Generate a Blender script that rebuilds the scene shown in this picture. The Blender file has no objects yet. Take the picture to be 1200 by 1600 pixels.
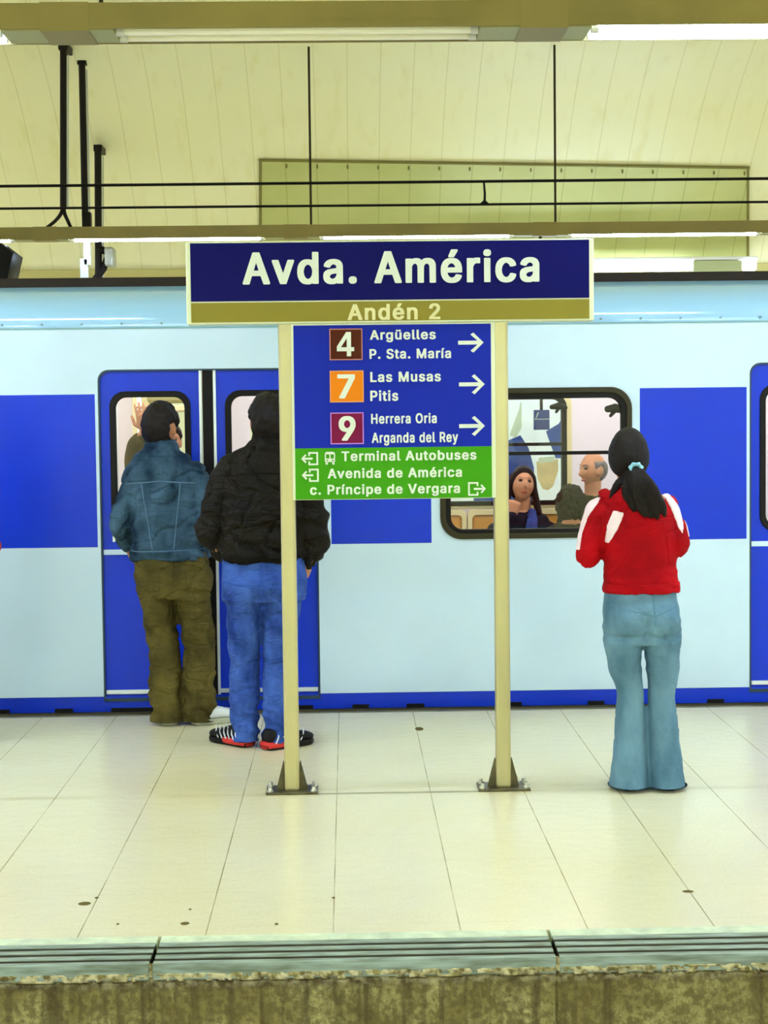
import bpy, bmesh, math, random, json
from mathutils import Vector, Matrix, noise
random.seed(7)
PI = math.pi
S = bpy.context.scene
COL = S.collection

# ------------------------------------------------------------------ camera
F, PX, PY = 2750.0, 600.0, 800.0
CAM = Vector((0, 0, 1.65))
YAW, PITCH, ROLL = math.radians(1.17), math.radians(3.34), 0.0115
fwd = Vector((math.sin(YAW)*math.cos(PITCH), math.cos(YAW)*math.cos(PITCH), -math.sin(PITCH)))
r0 = Vector((math.cos(YAW), -math.sin(YAW), 0)); u0 = r0.cross(fwd)
rgt = r0*math.cos(ROLL) - u0*math.sin(ROLL); upv = r0*math.sin(ROLL) + u0*math.cos(ROLL)
cd = bpy.data.cameras.new('camera'); cam = bpy.data.objects.new('camera', cd); COL.objects.link(cam)
cd.sensor_fit = 'VERTICAL'; cd.sensor_height = 24.0; cd.lens = F/1600*24.0
cd.clip_start = .05; cd.clip_end = 100
cam.matrix_world = Matrix(((rgt.x, upv.x, -fwd.x, CAM.x), (rgt.y, upv.y, -fwd.y, CAM.y), (rgt.z, upv.z, -fwd.z, CAM.z), (0, 0, 0, 1)))
S.camera = cam

def ray(px, py): return fwd*F + rgt*(px-PX) - upv*(py-PY)
def at(px, py, Y): d = ray(px, py); return CAM + d*(Y/d.y)
def floor_at(px, py, z=0.0): d = ray(px, py); return CAM + d*((z-CAM.z)/d.z)

# ------------------------------------------------------------------ light and exposure
S.view_settings.view_transform = 'Standard'; S.view_settings.look = 'None'
S.view_settings.gamma = 1.0; S.view_settings.use_curve_mapping = False
S.view_settings.exposure = 1.85
TUBE_W = 27.0           # radiance of the fluorescent tubes
CABIN_W = 2.5          # radiance of the lamps inside the train
w = bpy.data.worlds.new('world'); S.world = w; w.use_nodes = True
w.node_tree.nodes['Background'].inputs[0].default_value = (.95, .96, .9, 1)
w.node_tree.nodes['Background'].inputs[1].default_value = .3
S.cycles.max_bounces = 8; S.cycles.diffuse_bounces = 5; S.cycles.glossy_bounces = 4; S.cycles.transparent_max_bounces = 12
S.cycles.sample_clamp_indirect = 6.0

# ------------------------------------------------------------------ materials
def lin(c):
    c = c/255
    return c/12.92 if c <= .04045 else ((c+.055)/1.055)**2.4
def rgb(c): return (lin(c[0]), lin(c[1]), lin(c[2]), 1)
MATS = {}
def mat(name, col, rough=.6, metal=0.0, var=0.0, var_scale=8.0, bump=0.0, bump_scale=60.0, col2=None, stretch=(1, 1, 1), emit=0.0, sheen=0.0, coat=0.0, spec=None, wrinkle=0.0, wrinkle_scale=9.0):
    if spec is None: spec = .12 if rough >= .7 else .5
    m = bpy.data.materials.new(name); m.use_nodes = True; MATS[name] = m
    nt = m.node_tree; N = nt.nodes; L = nt.links
    b = N['Principled BSDF']
    b.inputs['Base Color'].default_value = rgb(col); b.inputs['Roughness'].default_value = rough
    b.inputs['Metallic'].default_value = metal; b.inputs['Specular IOR Level'].default_value = spec
    b.inputs['Sheen Weight'].default_value = sheen; b.inputs['Coat Weight'].default_value = coat
    if emit:
        b.inputs['Emission Color'].default_value = rgb(col); b.inputs['Emission Strength'].default_value = emit
    if var or bump or wrinkle:
        tc = N.new('ShaderNodeTexCoord'); mp = N.new('ShaderNodeMapping'); mp.inputs['Scale'].default_value = stretch
        L.new(tc.outputs['Object'], mp.inputs['Vector'])
    if var:
        n = N.new('ShaderNodeTexNoise'); n.inputs['Scale'].default_value = var_scale; n.inputs['Detail'].default_value = 6
        L.new(mp.outputs[0], n.inputs['Vector'])
        cr = N.new('ShaderNodeMapRange'); cr.inputs[1].default_value = .32; cr.inputs[2].default_value = .68
        L.new(n.outputs[0], cr.inputs[0])
        mx = N.new('ShaderNodeMix'); mx.data_type = 'RGBA'
        c2 = col2 if col2 else tuple(max(0, min(255, v*(1-var))) for v in col)
        mx.inputs[6].default_value = rgb(col); mx.inputs[7].default_value = rgb(c2)
        L.new(cr.outputs[0], mx.inputs[0]); L.new(mx.outputs[2], b.inputs['Base Color'])
    if bump:
        n2 = N.new('ShaderNodeTexNoise'); n2.inputs['Scale'].default_value = bump_scale; n2.inputs['Detail'].default_value = 4
        L.new(mp.outputs[0], n2.inputs['Vector'])
        bp = N.new('ShaderNodeBump'); bp.inputs['Strength'].default_value = bump; bp.inputs['Distance'].default_value = .01
        L.new(n2.outputs[0], bp.inputs['Height']); L.new(bp.outputs[0], b.inputs['Normal'])
    if wrinkle:                                          # creases too fine for the mesh
        w_ = N.new('ShaderNodeTexNoise'); w_.inputs['Scale'].default_value = wrinkle_scale; w_.inputs['Detail'].default_value = 2; w_.inputs['Distortion'].default_value = 1.2
        m2 = N.new('ShaderNodeMapping'); m2.inputs['Scale'].default_value = (.8, .8, 1.5); m2.inputs['Rotation'].default_value = (0, .5, 0); L.new(tc.outputs['Object'], m2.inputs[0]); L.new(m2.outputs[0], w_.inputs['Vector'])
        d = N.new('ShaderNodeMath'); d.operation = 'SUBTRACT'; d.inputs[1].default_value = .5; L.new(w_.outputs[0], d.inputs[0])
        e = N.new('ShaderNodeMath'); e.operation = 'ABSOLUTE'; L.new(d.outputs[0], e.inputs[0])
        b2 = N.new('ShaderNodeBump'); b2.inputs['Strength'].default_value = wrinkle; b2.inputs['Distance'].default_value = .08
        L.new(e.outputs[0], b2.inputs['Height'])
        if bump: L.new(bp.outputs[0], b2.inputs['Normal'])
        L.new(b2.outputs[0], b.inputs['Normal'])
    return m

def math_node(nt, op, a, b=None, c=None):
    n = nt.nodes.new('ShaderNodeMath'); n.operation = op
    for i, v in enumerate((a, b, c)):
        if v is None: continue
        if isinstance(v, (int, float)): n.inputs[i].default_value = v
        else: nt.links.new(v, n.inputs[i])
    return n.outputs[0]
def lines(nt, coord, period, offset, width):
    """1 on a thin line every PERIOD metres"""
    f = math_node(nt, 'FRACT', math_node(nt, 'DIVIDE', math_node(nt, 'SUBTRACT', coord, offset), period))
    d = math_node(nt, 'ABSOLUTE', math_node(nt, 'SUBTRACT', f, .5))
    return math_node(nt, 'GREATER_THAN', d, .5 - width/period/2)
def world_xyz(nt):
    g = nt.nodes.new('ShaderNodeNewGeometry'); s = nt.nodes.new('ShaderNodeSeparateXYZ')
    nt.links.new(g.outputs['Position'], s.inputs[0]); return g.outputs['Position'], s.outputs[0], s.outputs[1], s.outputs[2]
def noise_node(nt, vec, scale, detail=5, lo=.35, hi=.65, stretch=None):
    if stretch:
        mp = nt.nodes.new('ShaderNodeMapping'); mp.inputs['Scale'].default_value = stretch; nt.links.new(vec, mp.inputs[0]); vec = mp.outputs[0]
    n = nt.nodes.new('ShaderNodeTexNoise'); n.inputs['Scale'].default_value = scale; n.inputs['Detail'].default_value = detail
    nt.links.new(vec, n.inputs['Vector'])
    r = nt.nodes.new('ShaderNodeMapRange'); r.inputs[1].default_value = lo; r.inputs[2].default_value = hi
    nt.links.new(n.outputs[0], r.inputs[0]); return r.outputs[0]
def mixc(nt, fac, a, b):
    m = nt.nodes.new('ShaderNodeMix'); m.data_type = 'RGBA'
    if isinstance(fac, (int, float)): m.inputs[0].default_value = fac
    else: nt.links.new(fac, m.inputs[0])
    for i, v in ((6, a), (7, b)):
        if isinstance(v, tuple): m.inputs[i].default_value = rgb(v)
        else: nt.links.new(v, m.inputs[i])
    return m.outputs[2]

# ------------------------------------------------------------------ geometry helpers
def link(name, me, m=None, parent=None, smooth=False):
    o = bpy.data.objects.new(name, me); COL.objects.link(o)
    if m is not None:
        me.materials.clear(); me.materials.append(m)
    if parent is not None: o.parent = parent
    if smooth:
        for p in me.polygons: p.use_smooth = True
    return o
def obj(name, bm, m, parent=None, smooth=False, recalc=True):
    me = bpy.data.meshes.new(name)
    if recalc: bmesh.ops.recalc_face_normals(bm, faces=bm.faces)
    bm.to_mesh(me); bm.free()
    return link(name, me, m, parent, smooth)
def thing(name, label, cat, loc=(0, 0, 0), rz=0, group=None):
    o = bpy.data.objects.new(name, None); COL.objects.link(o); o.location = loc; o.rotation_euler = (0, 0, rz)
    o['label'] = label; o['category'] = cat
    if group: o['group'] = group
    o.empty_display_size = .1
    return o
def tag(o, label, cat, group=None):
    o['label'] = label; o['category'] = cat
    if group: o['group'] = group
    return o
def struct(o): o['kind'] = 'structure'; return o

def box(bm, x0, x1, y0, y1, z0, z1, bev=0.0):
    v = [bm.verts.new(p) for p in ((x0,y0,z0),(x1,y0,z0),(x1,y1,z0),(x0,y1,z0),(x0,y0,z1),(x1,y0,z1),(x1,y1,z1),(x0,y1,z1))]
    fs = [bm.faces.new([v[i] for i in q]) for q in ((0,3,2,1),(4,5,6,7),(0,1,5,4),(1,2,6,5),(2,3,7,6),(3,0,4,7))]
    if bev:
        es = {e for f in fs for e in f.edges}
        bmesh.ops.bevel(bm, geom=list(es), offset=bev, segments=2, affect='EDGES', profile=.5)
    return bm
def B(*a, bev=0.0): return box(bmesh.new(), *a, bev=bev)
def ring_pts(c, u, v, n, e=2.0):
    out = []
    for i in range(n):
        a = 2*PI*i/n; ca, sa = math.cos(a), math.sin(a)
        if e != 2.0:
            ca = math.copysign(abs(ca)**(2/e), ca); sa = math.copysign(abs(sa)**(2/e), sa)
        out.append(c + u*ca + v*sa)
    return out
def loft(bm, rings, n=20, e=2.0, cap=True):
    R = [[bm.verts.new(p) for p in ring_pts(c, u, v, n, e)] for c, u, v in rings]
    for a, b in zip(R, R[1:]):
        for i in range(n): bm.faces.new((a[i], a[(i+1) % n], b[(i+1) % n], b[i]))
    if cap:
        bm.faces.new(R[0][::-1]); bm.faces.new(R[-1])
    return bm
def limb(bm, pts, rad, ref=(0, 1, 0), n=16, caps=True, e=2.0):
    """a tapering tube through PTS; RAD is a radius or (side, ref) radii per point"""
    pts = [Vector(p) for p in pts]; ref = Vector(ref); rings = []
    if isinstance(rad, (int, float)): rad = [rad]*len(pts)
    rad = [r if isinstance(r, tuple) else (r, r) for r in rad]
    for i, p in enumerate(pts):
        t = (pts[min(i+1, len(pts)-1)] - pts[max(i-1, 0)]).normalized()
        v = ref - t*ref.dot(t)
        if v.length < 1e-3: v = Vector((1, 0, 0)) - t*t.x
        v.normalize(); u = v.cross(t)
        rings.append((p, u*rad[i][0], v*rad[i][1], t))
    out = []
    if caps:
        c, u, v, t = rings[0]; k = min(u.length, v.length)
        for a in (.3, .7): out.append((c - t*k*math.cos(a*PI/2), u*math.sin(a*PI/2), v*math.sin(a*PI/2)))
    out += [(c, u, v) for c, u, v, t in rings]
    if caps:
        c, u, v, t = rings[-1]; k = min(u.length, v.length)
        for a in (.7, .3): out.append((c + t*k*math.cos(a*PI/2), u*math.sin(a*PI/2), v*math.sin(a*PI/2)))
    return loft(bm, out, n, e)
def smooth_path(pts, rad, k=4):
    """Catmull-Rom through points and radii"""
    P = [Vector(p) for p in pts]; R = [r if isinstance(r, tuple) else (r, r) for r in rad]
    oP, oR = [], []
    for i in range(len(P)-1):
        a, b, c, d = P[max(i-1, 0)], P[i], P[i+1], P[min(i+2, len(P)-1)]
        for j in range(k):
            t = j/k
            oP.append(.5*((2*b) + (c-a)*t + (2*a-5*b+4*c-d)*t*t + (3*b-a-3*c+d)*t**3))
            s = t*t*(3-2*t)
            oR.append(tuple(R[i][q]*(1-s) + R[i+1][q]*s for q in (0, 1)))
    oP.append(P[-1]); oR.append(R[-1]); return oP, oR
def cyl(bm, p0, p1, r, n=16, r1=None):
    p0, p1 = Vector(p0), Vector(p1); t = (p1-p0).normalized()
    u = t.orthogonal().normalized(); v = t.cross(u); q = r if r1 is None else r1
    return loft(bm, [(p0, u*r, v*r), (p1, u*q, v*q)], n)
def ball(bm, c, rx, ry, rz, n=16, m=10):
    c = Vector(c)
    return loft(bm, [(c + Vector((0, 0, -rz*math.cos(PI*i/m))), Vector((rx*math.sin(PI*i/m), 0, 0)), Vector((0, ry*math.sin(PI*i/m), 0))) for i in range(1, m)], n)
def poly_mesh(loops, t, bev=0.0):
    """2D outlines (first solid, then holes) filled and given thickness T; front towards -Y, x/z plane, centred at y=0"""
    cu = bpy.data.curves.new('tmp', 'CURVE'); cu.dimensions = '2D'; cu.fill_mode = 'BOTH'
    cu.extrude = max(1e-5, t/2-bev); cu.bevel_depth = bev; cu.bevel_resolution = 1
    if bev: cu.offset = -bev
    for lp in loops:
        s = cu.splines.new('POLY'); s.points.add(len(lp)-1); s.use_cyclic_u = True
        for q, p in zip(s.points, lp): q.co = (p[0], p[1], 0, 1)
    o = bpy.data.objects.new('tmp', cu); COL.objects.link(o)
    dg = bpy.context.evaluated_depsgraph_get()
    me = bpy.data.meshes.new_from_object(o.evaluated_get(dg))
    bpy.data.objects.remove(o); bpy.data.curves.remove(cu)
    for v in me.vertices: v.co = (v.co.x, -v.co.z, v.co.y)
    return me
def plate(name, loops, y0, t, m, parent=None, bev=0.0):
    """a plate whose front face is at y0"""
    me = poly_mesh(loops, t, bev); me.name = name
    for v in me.vertices: v.co.y += y0 + t/2
    return link(name, me, m, parent)
def rrect(x0, x1, z0, z1, r, k=6):
    r = r if isinstance(r, tuple) else (r,)*4      # bottom-left, bottom-right, top-right, top-left
    out = []
    for (cx, cz, a), q in zip(((x0, z0, PI), (x1, z0, 1.5*PI), (x1, z1, 0), (x0, z1, .5*PI)), r):
        if q <= 0: out.append((cx, cz)); continue
        ox = cx + (q if cx == x0 else -q); oz = cz + (q if cz == z0 else -q)
        for i in range(k+1): out.append((ox + q*math.cos(a+i*PI/2/k), oz + q*math.sin(a+i*PI/2/k)))
    return out
def rect(x0, x1, z0, z1): return [(x0, z0), (x1, z0), (x1, z1), (x0, z1)]
def remesh(bm, vox, smooth_it=4, fac=.5):
    me = bpy.data.meshes.new('tmp'); bmesh.ops.recalc_face_normals(bm, faces=bm.faces); bm.to_mesh(me); bm.free()
    o = bpy.data.objects.new('tmp', me); COL.objects.link(o)
    r = o.modifiers.new('r', 'REMESH'); r.mode = 'VOXEL'; r.voxel_size = vox
    s = o.modifiers.new('s', 'SMOOTH'); s.iterations = smooth_it; s.factor = fac
    dg = bpy.context.evaluated_depsgraph_get()
    out = bpy.data.meshes.new_from_object(o.evaluated_get(dg))
    bpy.data.objects.remove(o); bpy.data.meshes.remove(me)
    for p in out.polygons: p.use_smooth = True
    return out
def displace(me, f):
    nm = [v.normal.copy() for v in me.vertices]
    for v, n in zip(me.vertices, nm): v.co = v.co + n*f(v.co, n)
    me.update(); return me
def shell(name, me, pred, off, m, parent):
    """a thin patch lying on the faces of ME that PRED picks"""
    bm = bmesh.new(); bm.from_mesh(me); bm.normal_update()
    kill = [f for f in bm.faces if not pred(f.calc_center_median(), f.normal)]
    bmesh.ops.delete(bm, geom=kill, context='FACES')
    if not bm.faces: bm.free(); return None
    left = set(bm.faces); best = []                      # keep the largest patch only
    while left:
        st = [left.pop()]; isl = list(st)
        while st:
            for e in st.pop().edges:
                for g in e.link_faces:
                    if g in left: left.discard(g); st.append(g); isl.append(g)
        if len(isl) > len(best): best = isl
    best = set(best); bmesh.ops.delete(bm, geom=[f for f in bm.faces if f not in best], context='FACES')
    for _ in range(2):                                   # even out the cut edge
        be = [v for v in bm.verts if any(e.is_boundary for e in v.link_edges)]
        new = {}
        for v in be:
            nb = [e.other_vert(v) for e in v.link_edges if e.is_boundary]
            if len(nb) == 2: new[v] = (v.co*2 + nb[0].co + nb[1].co)/4
        for v, c in new.items(): v.co = c
    nm = {v: v.normal.copy() for v in bm.verts}
    top = bmesh.ops.extrude_face_region(bm, geom=list(bm.faces))
    src = {tuple(round(q, 5) for q in v.co): n for v, n in nm.items()}
    for v in [g for g in top['geom'] if isinstance(g, bmesh.types.BMVert)]:
        v.co += src.get(tuple(round(q, 5) for q in v.co), Vector((0, 0, 0)))*off
    return obj(name, bm, m, parent, smooth=True)

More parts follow.
